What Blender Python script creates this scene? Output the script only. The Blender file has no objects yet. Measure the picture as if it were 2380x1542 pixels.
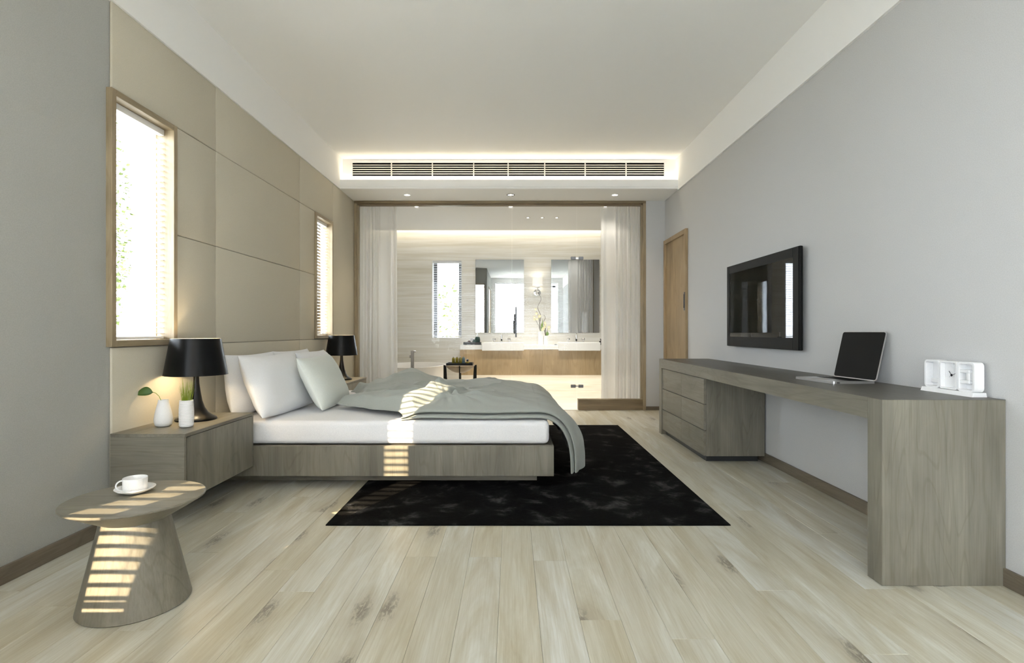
import bpy, bmesh, math, random
from mathutils import Vector, Matrix, noise
random.seed(7)
S = bpy.context.scene
C = S.collection
PI = math.pi

# ---------------------------------------------------------------- camera, world, sun, exposure
cam_d = bpy.data.cameras.new('camera'); cam = bpy.data.objects.new('camera', cam_d); C.objects.link(cam)
cam.location = (0, 0, 1.03); cam.rotation_euler = (PI/2, 0, 0)
cam_d.sensor_width = 36; cam_d.lens = 36*1250/2380; cam_d.clip_start = 0.05
S.camera = cam
S.view_settings.view_transform = 'Standard'; S.view_settings.look = 'None'
S.view_settings.gamma = 1.0; S.view_settings.use_curve_mapping = False
S.view_settings.exposure = 0.23
W = bpy.data.worlds.new('world'); S.world = W; W.use_nodes = True
bg = W.node_tree.nodes['Background']; bg.inputs[0].default_value = (0.82, 0.908, 1.0, 1); bg.inputs[1].default_value = 19.5
S.cycles.max_bounces = 10; S.cycles.diffuse_bounces = 6; S.cycles.transparent_max_bounces = 16
S.cycles.sample_clamp_indirect = 8.0; S.cycles.caustics_reflective = False; S.cycles.caustics_refractive = False

SUN_DIR = Vector((0.39, 0.921, -0.47)).normalized()
def lamp(name, kind, loc, energy, col=(1, 1, 1), size=None, size_y=None, direction=None, spread=None, portal=False, **kw):
    d = bpy.data.lights.new(name, kind); d.energy = energy; d.color = col
    o = bpy.data.objects.new(name, d); C.objects.link(o); o.location = loc
    if kind == 'AREA':
        d.shape = 'RECTANGLE'; d.size = size; d.size_y = size_y or size
        if spread: d.spread = spread
        if portal: d.cycles.is_portal = True
    if direction is not None:
        o.rotation_euler = Vector(direction).to_track_quat('-Z', 'Y').to_euler()
    for k, v in kw.items(): setattr(d, k, v)
    return o
lamp('sun', 'SUN', (-6, -12, 8), 20.0, (1.0, 0.80, 0.52), direction=SUN_DIR, angle=math.radians(0.32))
lamp('portal_side', 'AREA', (-0.97, -1.325, 1.38), 1, size=1.75, size_y=2.46, direction=(1, 0, 0), portal=True)
lamp('portal_rear', 'AREA', (0.55, -2.62, 1.62), 1, size=2.5, size_y=2.6, direction=(0, 1, 0), portal=True)
lamp('portal_left_near', 'AREA', (-2.20, 3.03, 1.62), 1, size=0.5, size_y=1.3, direction=(1, 0, 0), portal=True)
lamp('portal_left_far', 'AREA', (-2.20, 5.90, 1.62), 1, size=0.5, size_y=1.3, direction=(1, 0, 0), portal=True)
lamp('portal_narrow', 'AREA', (-1.90, 0.72, 1.43), 1, size=0.21, size_y=1.74, direction=(0, 1, 0), portal=True)
lamp('portal_near', 'AREA', (-1.28, 0.72, 1.35), 1, size=0.72, size_y=2.46, direction=(0, 1, 0), portal=True)
lamp('portal_bathroom', 'AREA', (-1.13, 9.56, 1.6), 1, size=0.54, size_y=1.36, direction=(0, -1, 0), portal=True)

# ---------------------------------------------------------------- materials
def new_mat(name):
    m = bpy.data.materials.new(name); m.use_nodes = True
    return m, m.node_tree.nodes, m.node_tree.links, m.node_tree.nodes['Principled BSDF']
def setp(b, **k):
    names = dict(col='Base Color', rough='Roughness', metal='Metallic', spec='Specular IOR Level', trans='Transmission Weight',
                 sheen='Sheen Weight', coat='Coat Weight', emis='Emission Color', estr='Emission Strength', sub='Subsurface Weight')
    for a, v in k.items():
        if a in ('col', 'emis') and len(v) == 3: v = (*v, 1)
        b.inputs[names[a]].default_value = v
def coords(N, L, scale, obj_random=0.0, rot=(0, 0, 0)):
    tc = N.new('ShaderNodeTexCoord'); mp = N.new('ShaderNodeMapping')
    mp.inputs['Scale'].default_value = scale; mp.inputs['Rotation'].default_value = rot
    if obj_random:
        oi = N.new('ShaderNodeObjectInfo'); mul = N.new('ShaderNodeVectorMath'); mul.operation = 'SCALE'
        comb = N.new('ShaderNodeCombineXYZ')
        L.new(oi.outputs['Random'], comb.inputs[0]); L.new(oi.outputs['Random'], comb.inputs[1]); L.new(oi.outputs['Random'], comb.inputs[2])
        L.new(comb.outputs[0], mul.inputs[0]); mul.inputs['Scale'].default_value = obj_random
        add = N.new('ShaderNodeVectorMath'); add.operation = 'ADD'
        L.new(tc.outputs['Object'], add.inputs[0]); L.new(mul.outputs[0], add.inputs[1]); L.new(add.outputs[0], mp.inputs[0])
    else:
        L.new(tc.outputs['Object'], mp.inputs[0])
    return mp
def ntex(N, L, vec, scale, detail=4, rough=0.55, dist=0.0):
    n = N.new('ShaderNodeTexNoise'); n.inputs['Scale'].default_value = scale; n.inputs['Detail'].default_value = detail
    n.inputs['Roughness'].default_value = rough; n.inputs['Distortion'].default_value = dist
    L.new(vec, n.inputs['Vector']); return n
def ramp(N, L, fac, stops):
    r = N.new('ShaderNodeValToRGB'); cr = r.color_ramp
    while len(cr.elements) < len(stops): cr.elements.new(0.5)
    for e, (p, c) in zip(cr.elements, stops): e.position = p; e.color = (*c, 1)
    L.new(fac, r.inputs[0]); return r
def mixc(N, L, a, b, fac, mode='MIX'):
    m = N.new('ShaderNodeMix'); m.data_type = 'RGBA'; m.blend_type = mode
    for sock, v in ((m.inputs[0], fac), (m.inputs[6], a), (m.inputs[7], b)):
        if hasattr(v, 'is_output'): L.new(v, sock)
        elif isinstance(v, (int, float)): sock.default_value = v
        else: sock.default_value = (*v, 1)
    return m.outputs[2]
def bump(N, L, b, h, strength=0.2, dist=0.01):
    bp = N.new('ShaderNodeBump'); bp.inputs['Strength'].default_value = strength; bp.inputs['Distance'].default_value = dist
    L.new(h, bp.inputs['Height']); L.new(bp.outputs[0], b.inputs['Normal'])
def plain(name, col, rough=0.5, **k):
    m, N, L, b = new_mat(name); setp(b, col=col, rough=rough, **k); return m
def fabric(name, c1, c2, scale=320, rough=0.9, bs=0.25, sheen=0.0, big=0.0):
    m, N, L, b = new_mat(name); mp = coords(N, L, (1, 1, 1))
    n = ntex(N, L, mp.outputs[0], scale, 2, 0.6); r = ramp(N, L, n.outputs[0], [(0.35, c1), (0.65, c2)])
    out = r.outputs[0]
    if big:
        n2 = ntex(N, L, mp.outputs[0], 3, 4); r2 = ramp(N, L, n2.outputs[0], [(0.3, (1-big,)*3), (0.7, (1, 1, 1))])
        out = mixc(N, L, out, r2.outputs[0], 1.0, 'MULTIPLY')
    L.new(out, b.inputs['Base Color']); setp(b, rough=rough, sheen=sheen, spec=0.25)
    bump(N, L, b, n.outputs[0], bs, 0.004); return m
def wood(name, light, dark, axis=0, rough=0.45, grain=1.0, random_off=3.0, vary=0.0, fine=0.75, spec=0.4, bs=0.08):
    m, N, L, b = new_mat(name)
    sc = [9.0*grain]*3; sc[axis] = 0.9*grain
    mp = coords(N, L, sc, random_off)
    n = ntex(N, L, mp.outputs[0], 1.0, 6, 0.6, 1.3)
    r = ramp(N, L, n.outputs[0], [(0.22, dark), (0.50, tuple((a+c)/2 for a, c in zip(light, dark))), (0.78, light)])
    sf = [160.0*grain]*3; sf[axis] = 3.5*grain
    mp2 = coords(N, L, sf, random_off); n2 = ntex(N, L, mp2.outputs[0], 1.0, 3, 0.6)
    r2 = ramp(N, L, n2.outputs[0], [(0.35, (0.84, 0.82, 0.78)), (0.6, (1, 1, 1))])
    out = mixc(N, L, r.outputs[0], r2.outputs[0], fine, 'MULTIPLY')
    s3 = [2.6*grain]*3; s3[axis] = 1.1*grain; mp3 = coords(N, L, s3, random_off); n3 = ntex(N, L, mp3.outputs[0], 1.0, 3, 0.55, 0.8)
    r3 = ramp(N, L, n3.outputs[0], [(0.32, (0.76, 0.755, 0.74)), (0.62, (1.08, 1.07, 1.06))])
    out = mixc(N, L, out, r3.outputs[0], 0.9, 'MULTIPLY')
    # cathedral figure: distorted rings stretched along the board
    s4 = [5.5*grain]*3; s4[axis] = 0.75*grain; mp4 = coords(N, L, s4, random_off); n4 = ntex(N, L, mp4.outputs[0], 1.0, 2, 0.5, 0.5)
    sn = N.new('ShaderNodeMath'); sn.operation = 'MULTIPLY'; sn.inputs[1].default_value = 70.0; L.new(n4.outputs[0], sn.inputs[0])
    si = N.new('ShaderNodeMath'); si.operation = 'SINE'; L.new(sn.outputs[0], si.inputs[0])
    r4 = ramp(N, L, si.outputs[0], [(0.0, (1, 1, 1)), (0.75, (1, 1, 1)), (1.0, (0.86, 0.84, 0.80))])
    out = mixc(N, L, out, r4.outputs[0], 0.75, 'MULTIPLY')
    L.new(out, b.inputs['Base Color']); setp(b, rough=rough, spec=spec)
    bump(N, L, b, n2.outputs[0], bs, 0.003)
    return m
def floor_wood():
    m, N, L, b = new_mat('floor_oak')
    mp = coords(N, L, (7.0, 0.8, 7.0), 37.0)
    n = ntex(N, L, mp.outputs[0], 1.0, 6, 0.62, 1.6)
    r = ramp(N, L, n.outputs[0], [(0.22, (0.42, 0.372, 0.285)), (0.38, (0.55, 0.525, 0.435)), (0.54, (0.64, 0.635, 0.575)), (0.72, (0.77, 0.79, 0.77))])
    mp2 = coords(N, L, (190, 4.0, 190), 37.0); n2 = ntex(N, L, mp2.outputs[0], 1.0, 3, 0.6)
    r2 = ramp(N, L, n2.outputs[0], [(0.33, (0.84, 0.81, 0.75)), (0.6, (1, 1, 1))])
    c = mixc(N, L, r.outputs[0], r2.outputs[0], 0.7, 'MULTIPLY')
    # each board a little different
    oi = N.new('ShaderNodeObjectInfo'); r3 = ramp(N, L, oi.outputs['Random'], [(0.0, (0.84, 0.79, 0.68)), (0.3, (1, 1, 1)), (0.7, (0.93, 0.915, 0.87)), (1.0, (0.98, 0.93, 0.82))])
    c = mixc(N, L, c, r3.outputs[0], 1.0, 'MULTIPLY')
    # knots: dark checks scattered along the grain
    mk = coords(N, L, (3.4, 1.15, 3.4), 91.0); vo = N.new('ShaderNodeTexVoronoi'); vo.voronoi_dimensions = '2D'; vo.inputs['Scale'].default_value = 1.0
    nd = ntex(N, L, mk.outputs[0], 14.0, 3, 0.6)
    va = N.new('ShaderNodeVectorMath'); va.operation = 'SCALE'; va.inputs['Scale'].default_value = 0.16
    vb = N.new('ShaderNodeVectorMath'); vb.operation = 'ADD'
    L.new(nd.outputs['Color'], va.inputs[0]); L.new(va.outputs[0], vb.inputs[0]); L.new(mk.outputs[0], vb.inputs[1])
    L.new(vb.outputs[0], vo.inputs['Vector'])
    kr = ramp(N, L, vo.outputs['Distance'], [(0.045, (1, 1, 1)), (0.13, (0, 0, 0))])
    sep = N.new('ShaderNodeSeparateColor'); L.new(vo.outputs['Color'], sep.inputs[0])
    gate = N.new('ShaderNodeMath'); gate.operation = 'GREATER_THAN'; gate.inputs[1].default_value = 0.42; L.new(sep.outputs[0], gate.inputs[0])
    mk2 = coords(N, L, (60, 18, 60), 37.0); ns = ntex(N, L, mk2.outputs[0], 1.0, 4, 0.7, 1.0)
    sr = ramp(N, L, ns.outputs[0], [(0.42, (0, 0, 0)), (0.52, (1, 1, 1))])
    k1 = N.new('ShaderNodeMath'); k1.operation = 'MULTIPLY'; L.new(kr.outputs[0], k1.inputs[0]); L.new(gate.outputs[0], k1.inputs[1])
    k2 = N.new('ShaderNodeMath'); k2.operation = 'MULTIPLY'; L.new(k1.outputs[0], k2.inputs[0]); L.new(sr.outputs[0], k2.inputs[1])
    c = mixc(N, L, c, (0.085, 0.075, 0.065), k2.outputs[0])
    # soft grey halo round the knots
    hr = ramp(N, L, vo.outputs['Distance'], [(0.05, (0.5, 0.5, 0.5)), (0.26, (0, 0, 0))])
    k3 = N.new('ShaderNodeMath'); k3.operation = 'MULTIPLY'; L.new(hr.outputs[0], k3.inputs[0]); L.new(gate.outputs[0], k3.inputs[1])
    c = mixc(N, L, c, (0.40, 0.36, 0.28), k3.outputs[0])
    L.new(c, b.inputs['Base Color'])
    rr = N.new('ShaderNodeMapRange'); L.new(n.outputs[0], rr.inputs[0]); rr.inputs[3].default_value = 0.27; rr.inputs[4].default_value = 0.40
    L.new(rr.outputs[0], b.inputs['Roughness']); setp(b, spec=0.5)
    bump(N, L, b, n2.outputs[0], 0.10, 0.003)
    return m
def glass(name, tint=(1, 1, 1), refl=1.0, f=1.5):
    m = bpy.data.materials.new(name); m.use_nodes = True; N = m.node_tree.nodes; L = m.node_tree.links; N.clear()
    out = N.new('ShaderNodeOutputMaterial'); mx = N.new('ShaderNodeMixShader'); t = N.new('ShaderNodeBsdfTransparent'); g = N.new('ShaderNodeBsdfGlossy')
    fr = N.new('ShaderNodeFresnel'); fr.inputs[0].default_value = f
    t.inputs[0].default_value = (*tint, 1); g.inputs['Roughness'].default_value = 0.0; g.inputs['Color'].default_value = (refl, refl, refl, 1)
    ge = N.new('ShaderNodeNewGeometry'); inv = N.new('ShaderNodeMath'); inv.operation = 'SUBTRACT'; inv.inputs[0].default_value = 1.0
    mu = N.new('ShaderNodeMath'); mu.operation = 'MULTIPLY'
    L.new(ge.outputs['Backfacing'], inv.inputs[1]); L.new(inv.outputs[0], mu.inputs[0]); L.new(fr.outputs[0], mu.inputs[1])
    L.new(mu.outputs[0], mx.inputs[0]); L.new(t.outputs[0], mx.inputs[1]); L.new(g.outputs[0], mx.inputs[2]); L.new(mx.outputs[0], out.inputs[0])
    return m
def stone(name, c1, c2, c3, rough=0.2):
    m, N, L, b = new_mat(name); mp = coords(N, L, (0.55, 0.9, 11.0))
    n = ntex(N, L, mp.outputs[0], 1.2, 7, 0.62, 0.6)
    r = ramp(N, L, n.outputs[0], [(0.33, c1), (0.5, c2), (0.63, c3)])
    mp2 = coords(N, L, (1.2, 1.2, 60.0)); n2 = ntex(N, L, mp2.outputs[0], 1.0, 3)
    r2 = ramp(N, L, n2.outputs[0], [(0.35, (0.93, 0.92, 0.89)), (0.6, (1, 1, 1))])
    L.new(mixc(N, L, r.outputs[0], r2.outputs[0], 1.0, 'MULTIPLY'), b.inputs['Base Color']); setp(b, rough=rough, spec=0.5); return m

def wall_paint(name, c, amt=0.05, scale=260):
    lo = tuple(x*(1-amt) for x in c); hi = tuple(min(1, x*(1+amt)) for x in c)
    return fabric(name, lo, hi, scale, 0.85, 0.12)
M = {}
M['white_paint'] = plain('white_paint', (0.88, 0.88, 0.87), 0.8, spec=0.2)
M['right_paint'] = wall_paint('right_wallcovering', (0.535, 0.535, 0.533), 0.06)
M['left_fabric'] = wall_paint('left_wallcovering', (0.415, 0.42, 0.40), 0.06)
M['panel_fabric'] = wall_paint('beige_panel_fabric', (0.56, 0.52, 0.425), 0.045, 300)
M['dark_gap'] = plain('dark_gap', (0.12, 0.10, 0.075), 0.9)
M['floor'] = floor_wood()
M['subfloor'] = plain('subfloor', (0.33, 0.28, 0.20), 0.9)
M['oak'] = wood('bleached_oak', (0.245, 0.232, 0.190), (0.140, 0.132, 0.106), 0, 0.42)
M['oak_z'] = wood('bleached_oak_upright', (0.245, 0.232, 0.190), (0.140, 0.132, 0.106), 2, 0.42)
M['oak_y'] = wood('bleached_oak_long', (0.245, 0.232, 0.190), (0.140, 0.132, 0.106), 1, 0.42)
M['desk_top'] = wood('desk_top_oak', (0.115, 0.108, 0.092), (0.075, 0.07, 0.06), 1, 0.42)
M['frame_wood'] = wood('frame_oak', (0.44, 0.36, 0.24), (0.25, 0.195, 0.12), 2, 0.42)
M['frame_wood_y'] = wood('frame_oak_y', (0.44, 0.36, 0.24), (0.25, 0.195, 0.12), 1, 0.42)
M['frame_wood_x'] = wood('frame_oak_x', (0.30, 0.23, 0.14), (0.13, 0.095, 0.05), 0, 0.42)
M['door_wood'] = wood('door_oak', (0.42, 0.31, 0.18), (0.31, 0.22, 0.12), 2, 0.45)
M['vanity_wood'] = wood('vanity_oak', (0.50, 0.375, 0.22), (0.37, 0.265, 0.145), 2, 0.4)
M['base_wood'] = wood('baseboard_oak', (0.20, 0.17, 0.125), (0.14, 0.115, 0.085), 1, 0.5)
M['black'] = plain('black_satin', (0.004, 0.004, 0.004), 0.3, spec=0.22)
M['black_shade'] = plain('black_lacquer_shade', (0.003, 0.003, 0.003), 0.30, spec=0.16)
M['gold_in'] = plain('pale_shade_lining', (0.8, 0.72, 0.55), 0.5)
M['tv_body'] = plain('tv_plastic', (0.006, 0.006, 0.0055), 0.5, spec=0.12)
M['tv_screen'] = plain('tv_screen', (0.0008, 0.0008, 0.0008), 0.02, spec=0.3)
M['alu'] = plain('aluminium', (0.62, 0.62, 0.63), 0.32, metal=1.0)
M['chrome'] = plain('chrome', (0.75, 0.75, 0.76), 0.08, metal=1.0)
M['steel'] = plain('brushed_steel', (0.36, 0.33, 0.30), 0.28, metal=1.0)
M['dark_steel'] = plain('dark_steel', (0.14, 0.14, 0.145), 0.3, metal=1.0)
M['ceramic'] = fabric('speckled_white_ceramic', (0.80, 0.80, 0.81), (0.88, 0.88, 0.88), 500, 0.35, 0.02)
M['white_gloss'] = plain('white_gloss', (0.82, 0.82, 0.80), 0.22)
M['tub'] = plain('white_tub', (0.80, 0.775, 0.74), 0.3)
M['slat'] = plain('white_slat', (0.86, 0.86, 0.86), 0.45)
M['grille'] = plain('grille_white', (0.66, 0.65, 0.63), 0.6)
M['matt_black'] = plain('matt_black', (0.002, 0.002, 0.002), 1.0, spec=0.0)
M['linen'] = fabric('white_linen', (0.82, 0.83, 0.86), (0.90, 0.91, 0.93), 420, 0.92, 0.2, 0.1)
M['sheet'] = fabric('white_sheet', (0.76, 0.76, 0.79), (0.88, 0.88, 0.90), 420, 0.92, 0.2, 0.1)
M['duvet'] = fabric('sage_grey_duvet', (0.31, 0.335, 0.31), (0.405, 0.43, 0.395), 460, 0.95, 0.5, 0.25)
M['green_linen'] = fabric('pale_green_linen', (0.66, 0.70, 0.66), (0.78, 0.81, 0.77), 420, 0.92, 0.2, 0.1)
M['stone'] = stone('striped_stone', (0.77, 0.74, 0.66), (0.86, 0.845, 0.80), (0.92, 0.915, 0.89), 0.22)
M['bath_floor'] = stone('pale_stone_floor', (0.72, 0.68, 0.60), (0.80, 0.77, 0.70), (0.86, 0.84, 0.79), 0.15)
M['glass'] = glass('partition_glass', (0.97, 0.972, 0.97), 0.36, 1.45)
M['pane'] = glass('window_glass', (0.98, 0.98, 0.98))
M['mirror'] = plain('mirror_silver', (0.60, 0.62, 0.64), 0.0, metal=1.0)
M['amber'] = plain('amber_liquid', (0.20, 0.165, 0.02), 0.08)
M['teal'] = plain('teal_glass', (0.11, 0.17, 0.18), 0.08)
M['dark_green'] = plain('dark_green_ceramic', (0.02, 0.055, 0.05), 0.2)
M['burgundy'] = plain('dark_red_liquid', (0.10, 0.045, 0.045), 0.1)
M['leaf'] = plain('leaf_green', (0.045, 0.10, 0.012), 0.45)
M['blade'] = plain('grass_green', (0.22, 0.30, 0.015), 0.5)
M['stem'] = plain('stem_brown', (0.09, 0.075, 0.035), 0.7)
M['stem_green'] = plain('stem_green', (0.16, 0.28, 0.03), 0.6)
M['petal'] = plain('cream_petal', (0.86, 0.80, 0.50), 0.6)
M['tray'] = plain('charcoal_tray', (0.022, 0.024, 0.026), 0.4)
M['bowl_wood'] = wood('pale_bowl_wood', (0.44, 0.35, 0.25), (0.33, 0.25, 0.17), 0, 0.4)
M['outdoor_leaf'] = plain('outdoor_leaf', (0.085, 0.115, 0.022), 0.7)
M['lawn'] = fabric('garden_ground', (0.27, 0.275, 0.26), (0.34, 0.345, 0.33), 3, 1.0, 0.0)
M['bark'] = plain('bark', (0.16, 0.12, 0.08), 0.9)
def emit(name, col, s):
    m = bpy.data.materials.new(name); m.use_nodes = True; b = m.node_tree.nodes['Principled BSDF']
    setp(b, col=(0.9, 0.88, 0.82), emis=col, estr=s); return m
M['led'] = emit('led_warm', (1.0, 0.86, 0.62), 2.5)
M['bulb'] = emit('bulb_warm', (1.0, 0.93, 0.8), 14.0)
M['sconce_shade'] = emit('lit_sconce_shade', (1.0, 0.95, 0.86), 0.45)
def rug_mat():
    m, N, L, b = new_mat('black_pile'); mp = coords(N, L, (1, 1, 1))
    n = ntex(N, L, mp.outputs[0], 5.5, 5, 0.62, 0.4); mp2 = coords(N, L, (55, 260, 60)); n2 = ntex(N, L, mp2.outputs[0], 1.0, 3, 0.6)
    r = ramp(N, L, n.outputs[0], [(0.46, (0.005, 0.0048, 0.005)), (0.56, (0.011, 0.011, 0.011)), (0.70, (0.07, 0.07, 0.07))])
    r2 = ramp(N, L, n2.outputs[0], [(0.35, (0.55, 0.55, 0.55)), (0.65, (1.25, 1.25, 1.25))])
    L.new(mixc(N, L, r.outputs[0], r2.outputs[0], 0.9, 'MULTIPLY'), b.inputs['Base Color']); setp(b, rough=0.95, spec=0.05)
    bump(N, L, b, n2.outputs[0], 0.8, 0.01); return m
M['rug'] = rug_mat()
def curtain_mat():
    m = bpy.data.materials.new('sheer_curtain'); m.use_nodes = True; N = m.node_tree.nodes; L = m.node_tree.links; N.clear()
    out = N.new('ShaderNodeOutputMaterial'); d = N.new('ShaderNodeBsdfDiffuse'); t = N.new('ShaderNodeBsdfTranslucent'); tr = N.new('ShaderNodeBsdfTransparent')
    d.inputs[0].default_value = (0.86, 0.855, 0.84, 1); t.inputs[0].default_value = (0.86, 0.85, 0.83, 1)
    a = N.new('ShaderNodeMixShader'); a.inputs[0].default_value = 0.45; L.new(d.outputs[0], a.inputs[1]); L.new(t.outputs[0], a.inputs[2])
    c = N.new('ShaderNodeMixShader'); c.inputs[0].default_value = 0.14; L.new(a.outputs[0], c.inputs[1]); L.new(tr.outputs[0], c.inputs[2]); L.new(c.outputs[0], out.inputs[0])
    return m
M['curtain'] = curtain_mat()

# ---------------------------------------------------------------- helpers
def wloc(p):
    v = Vector((0, 0, 0))
    while p is not None: v = v + p.location; p = p.parent
    return v
def obj(name, bm, mat, parent=None, smooth=False, origin=None, sharp=None):
    """world-space bmesh -> one mesh object (local to its parent)"""
    base = wloc(parent); org = Vector(origin) if origin is not None else (base if parent is not None else Vector((0, 0, 0)))
    bmesh.ops.translate(bm, verts=bm.verts, vec=-org)
    me = bpy.data.meshes.new(name); bm.to_mesh(me); bm.free()
    o = bpy.data.objects.new(name, me); C.objects.link(o)
    o.location = org-base
    if parent is not None: o.parent = parent
    me.materials.append(M[mat] if isinstance(mat, str) else mat)
    if smooth:
        for p in me.polygons: p.use_smooth = True
        if sharp is not None: me.set_sharp_from_angle(angle=math.radians(sharp))
    return o
def tag(o, label=None, cat=None, group=None, kind=None):
    if label: o['label'] = label
    if cat: o['category'] = cat
    if group: o['group'] = group
    if kind: o['kind'] = kind
    return o
def thing(name, label, cat, loc, group=None):
    o = bpy.data.objects.new(name, None); C.objects.link(o); o.location = loc; o.empty_display_size = 0.1
    return tag(o, label, cat, group)
def copy_tree(o, parent=None, move=None):
    c = o.copy(); C.objects.link(c); c.parent = parent
    for ch in list(o.children): copy_tree(ch, c)
    if move is not None: c.location = c.location+Vector(move)
    return c
def box(bm, x0, x1, y0, y1, z0, z1, bevel=0.0, seg=1):
    r = bmesh.ops.create_cube(bm, size=1.0)
    vs = r['verts']
    for v in vs:
        v.co = Vector((x0+(v.co.x+.5)*(x1-x0), y0+(v.co.y+.5)*(y1-y0), z0+(v.co.z+.5)*(z1-z0)))
    if bevel > 0:
        es = list({e for v in vs for e in v.link_edges})
        bmesh.ops.bevel(bm, geom=es, offset=bevel, segments=seg, affect='EDGES', profile=0.5)
    return bm
def B(*a, **k): return box(bmesh.new(), *a, **k)
def lathe(bm, prof, cx, cy, n=40, cap0=False, cap1=False, sy=1.0):
    rings = []
    for r, z in prof:
        rings.append([bm.verts.new((cx+r*math.cos(2*PI*i/n), cy+sy*r*math.sin(2*PI*i/n), z)) for i in range(n)])
    for a, b in zip(rings, rings[1:]):
        for i in range(n):
            j = (i+1) % n; bm.faces.new((a[i], a[j], b[j], b[i]))
    if cap0: bm.faces.new(rings[0][::-1])
    if cap1: bm.faces.new(rings[-1])
    return bm
def LT(*a, **k): return lathe(bmesh.new(), *a, **k)
def tube(bm, pts, r, n=8, cap=True):
    pts = [Vector(p) for p in pts]; rad = r if isinstance(r, (list, tuple)) else [r]*len(pts)
    rings = []; up = Vector((0.13, 0.21, 0.97))
    for i, p in enumerate(pts):
        d = (pts[min(i+1, len(pts)-1)]-pts[max(i-1, 0)]).normalized()
        a = d.cross(up)
        if a.length < 1e-3: a = d.cross(Vector((1, 0, 0)))
        a.normalize(); b2 = d.cross(a).normalized()
        rings.append([bm.verts.new(p+rad[i]*(math.cos(2*PI*k/n)*a+math.sin(2*PI*k/n)*b2)) for k in range(n)])
    for a, b2 in zip(rings, rings[1:]):
        for k in range(n):
            j = (k+1) % n; bm.faces.new((a[k], b2[k], b2[j], a[j]))
    if cap: bm.faces.new(rings[0]); bm.faces.new(rings[-1][::-1])
    return bm
def T(*a, **k): return tube(bmesh.new(), *a, **k)
def prism(bm, poly, axis, a0, a1):
    """extrude a 2D polygon along an axis; poly given in the other two axes in xyz order"""
    def P(p, a):
        l = list(p); l.insert(axis, a); return l
    v0 = [bm.verts.new(P(p, a0)) for p in poly]; v1 = [bm.verts.new(P(p, a1)) for p in poly]
    n = len(poly)
    for i in range(n): bm.faces.new((v0[i], v0[(i+1) % n], v1[(i+1) % n], v1[i]))
    bm.faces.new(v0[::-1]); bm.faces.new(v1); bmesh.ops.recalc_face_normals(bm, faces=bm.faces); return bm
def walled(a0, a1, z0, z1, holes, place):
    """wall slab cut into cuboids round its openings"""
    bm = bmesh.new()
    As = sorted({a0, a1, *[h[0] for h in holes], *[h[1] for h in holes]}); Zs = sorted({z0, z1, *[h[2] for h in holes], *[h[3] for h in holes]})
    for i in range(len(As)-1):
        run = None
        for j in range(len(Zs)-1):
            am, zm = (As[i]+As[i+1])/2, (Zs[j]+Zs[j+1])/2
            solid = not any(h[0] < am < h[1] and h[2] < zm < h[3] for h in holes)
            if solid: run = (Zs[j] if run is None else run[0], Zs[j+1])
            if run and (not solid or j == len(Zs)-2):
                place(bm, As[i], As[i+1], run[0], run[1]); run = None
    return bm

# ---------------------------------------------------------------- room shell
XL, XP, XR = -2.08, -2.066, 2.0     # left wall, face of its panels, right wall
YR, YG, YB = -2.40, 7.035, 9.34     # rear wall, glass plane, bathroom back wall
ZS, ZC = 2.74, 3.121                # soffit, ceiling
W1 = (2.755, 3.298, 0.95, 2.285); W2 = (5.632, 6.175, 0.955, 2.287); W6 = (-2.20, -0.30, 0.12, 2.62)  # last entry: unseen side window, added to bring in more daylight
W3 = (-2.015, -1.783, 0.553, 2.31); W7 = (-1.67, -0.90, 0.10, 2.62)   # unseen windows added to the near wall for sun stripes and daylight, in x
YN = 0.85                          # unseen wall stub added for the sun stripes; camera bay right of it
f = 0.034
def hole(w): return (w[0]+f, w[1]-f, w[2]+f, w[3]-f)

floor = tag(obj('floor', box(B(-2.2, 2.2, .75, 7.03, -0.12, -0.014), -.95, 2.2, -2.6, .75, -0.12, -0.014), 'subfloor'), 'pale oak plank floor of the bedroom', kind='structure')
pw = 0.1462; x = -2.0962; col_i = 0; cache = {}
while x < 2.0:
    x1 = min(x+pw, 2.02); ylo = YN if x < -.83 else -2.4; y = ylo - random.uniform(0, 1.6)
    while y < 7.03:
        ln = random.choice((1.5, 1.8, 2.1, 2.4)); a, b_ = max(y, ylo), min(y+ln, 7.03)
        if b_-a > 0.02:
            key = (round(x1-x, 3), round(b_-a, 3))
            if key not in cache:
                w, l = (x1-x)/2, (b_-a)/2
                o = obj('plank', B(-w+.0003, w-.0003, -l+.0003, l-.0003, -0.014, 0.0, bevel=0.0009), 'floor'); cache[key] = o.data
            else:
                o = bpy.data.objects.new('plank', cache[key]); C.objects.link(o)
            o.parent = floor; o.location = ((x+x1)/2, (a+b_)/2, random.uniform(-.0004, .0002))
        y += ln
    x += pw; col_i += 1

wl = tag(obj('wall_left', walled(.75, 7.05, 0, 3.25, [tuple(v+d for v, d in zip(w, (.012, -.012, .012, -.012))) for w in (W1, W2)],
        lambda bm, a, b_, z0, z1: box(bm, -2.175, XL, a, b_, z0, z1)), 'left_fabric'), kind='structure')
# upholstered panels on the far part of the left wall
g = 0.0012
def panel(y0, y1, z0, z1):
    obj('panel', B(XL, XP, y0+g, y1-g, z0+g, z1-g, bevel=0.006, seg=2), 'panel_fabric', wl, smooth=True, sharp=50)
c0, c1, c2, c3, c4 = 2.775, 3.754, 5.238, 6.205, 7.035
for a, b_ in ((c0, c1), (c1, c2), (c2, c3)):
    panel(a, b_, 2.290, ZS); panel(a, b_, 0.0, 0.948)
for z0, z1 in ((0.948, 1.625), (1.625, 2.290)):
    panel(3.298, c1, z0, z1); panel(c1, c2, z0, z1); panel(c2, 5.632, z0, z1)
panel(6.177, c3, 0.948, 2.290); panel(c3, c4, 0.0, ZS)

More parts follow.
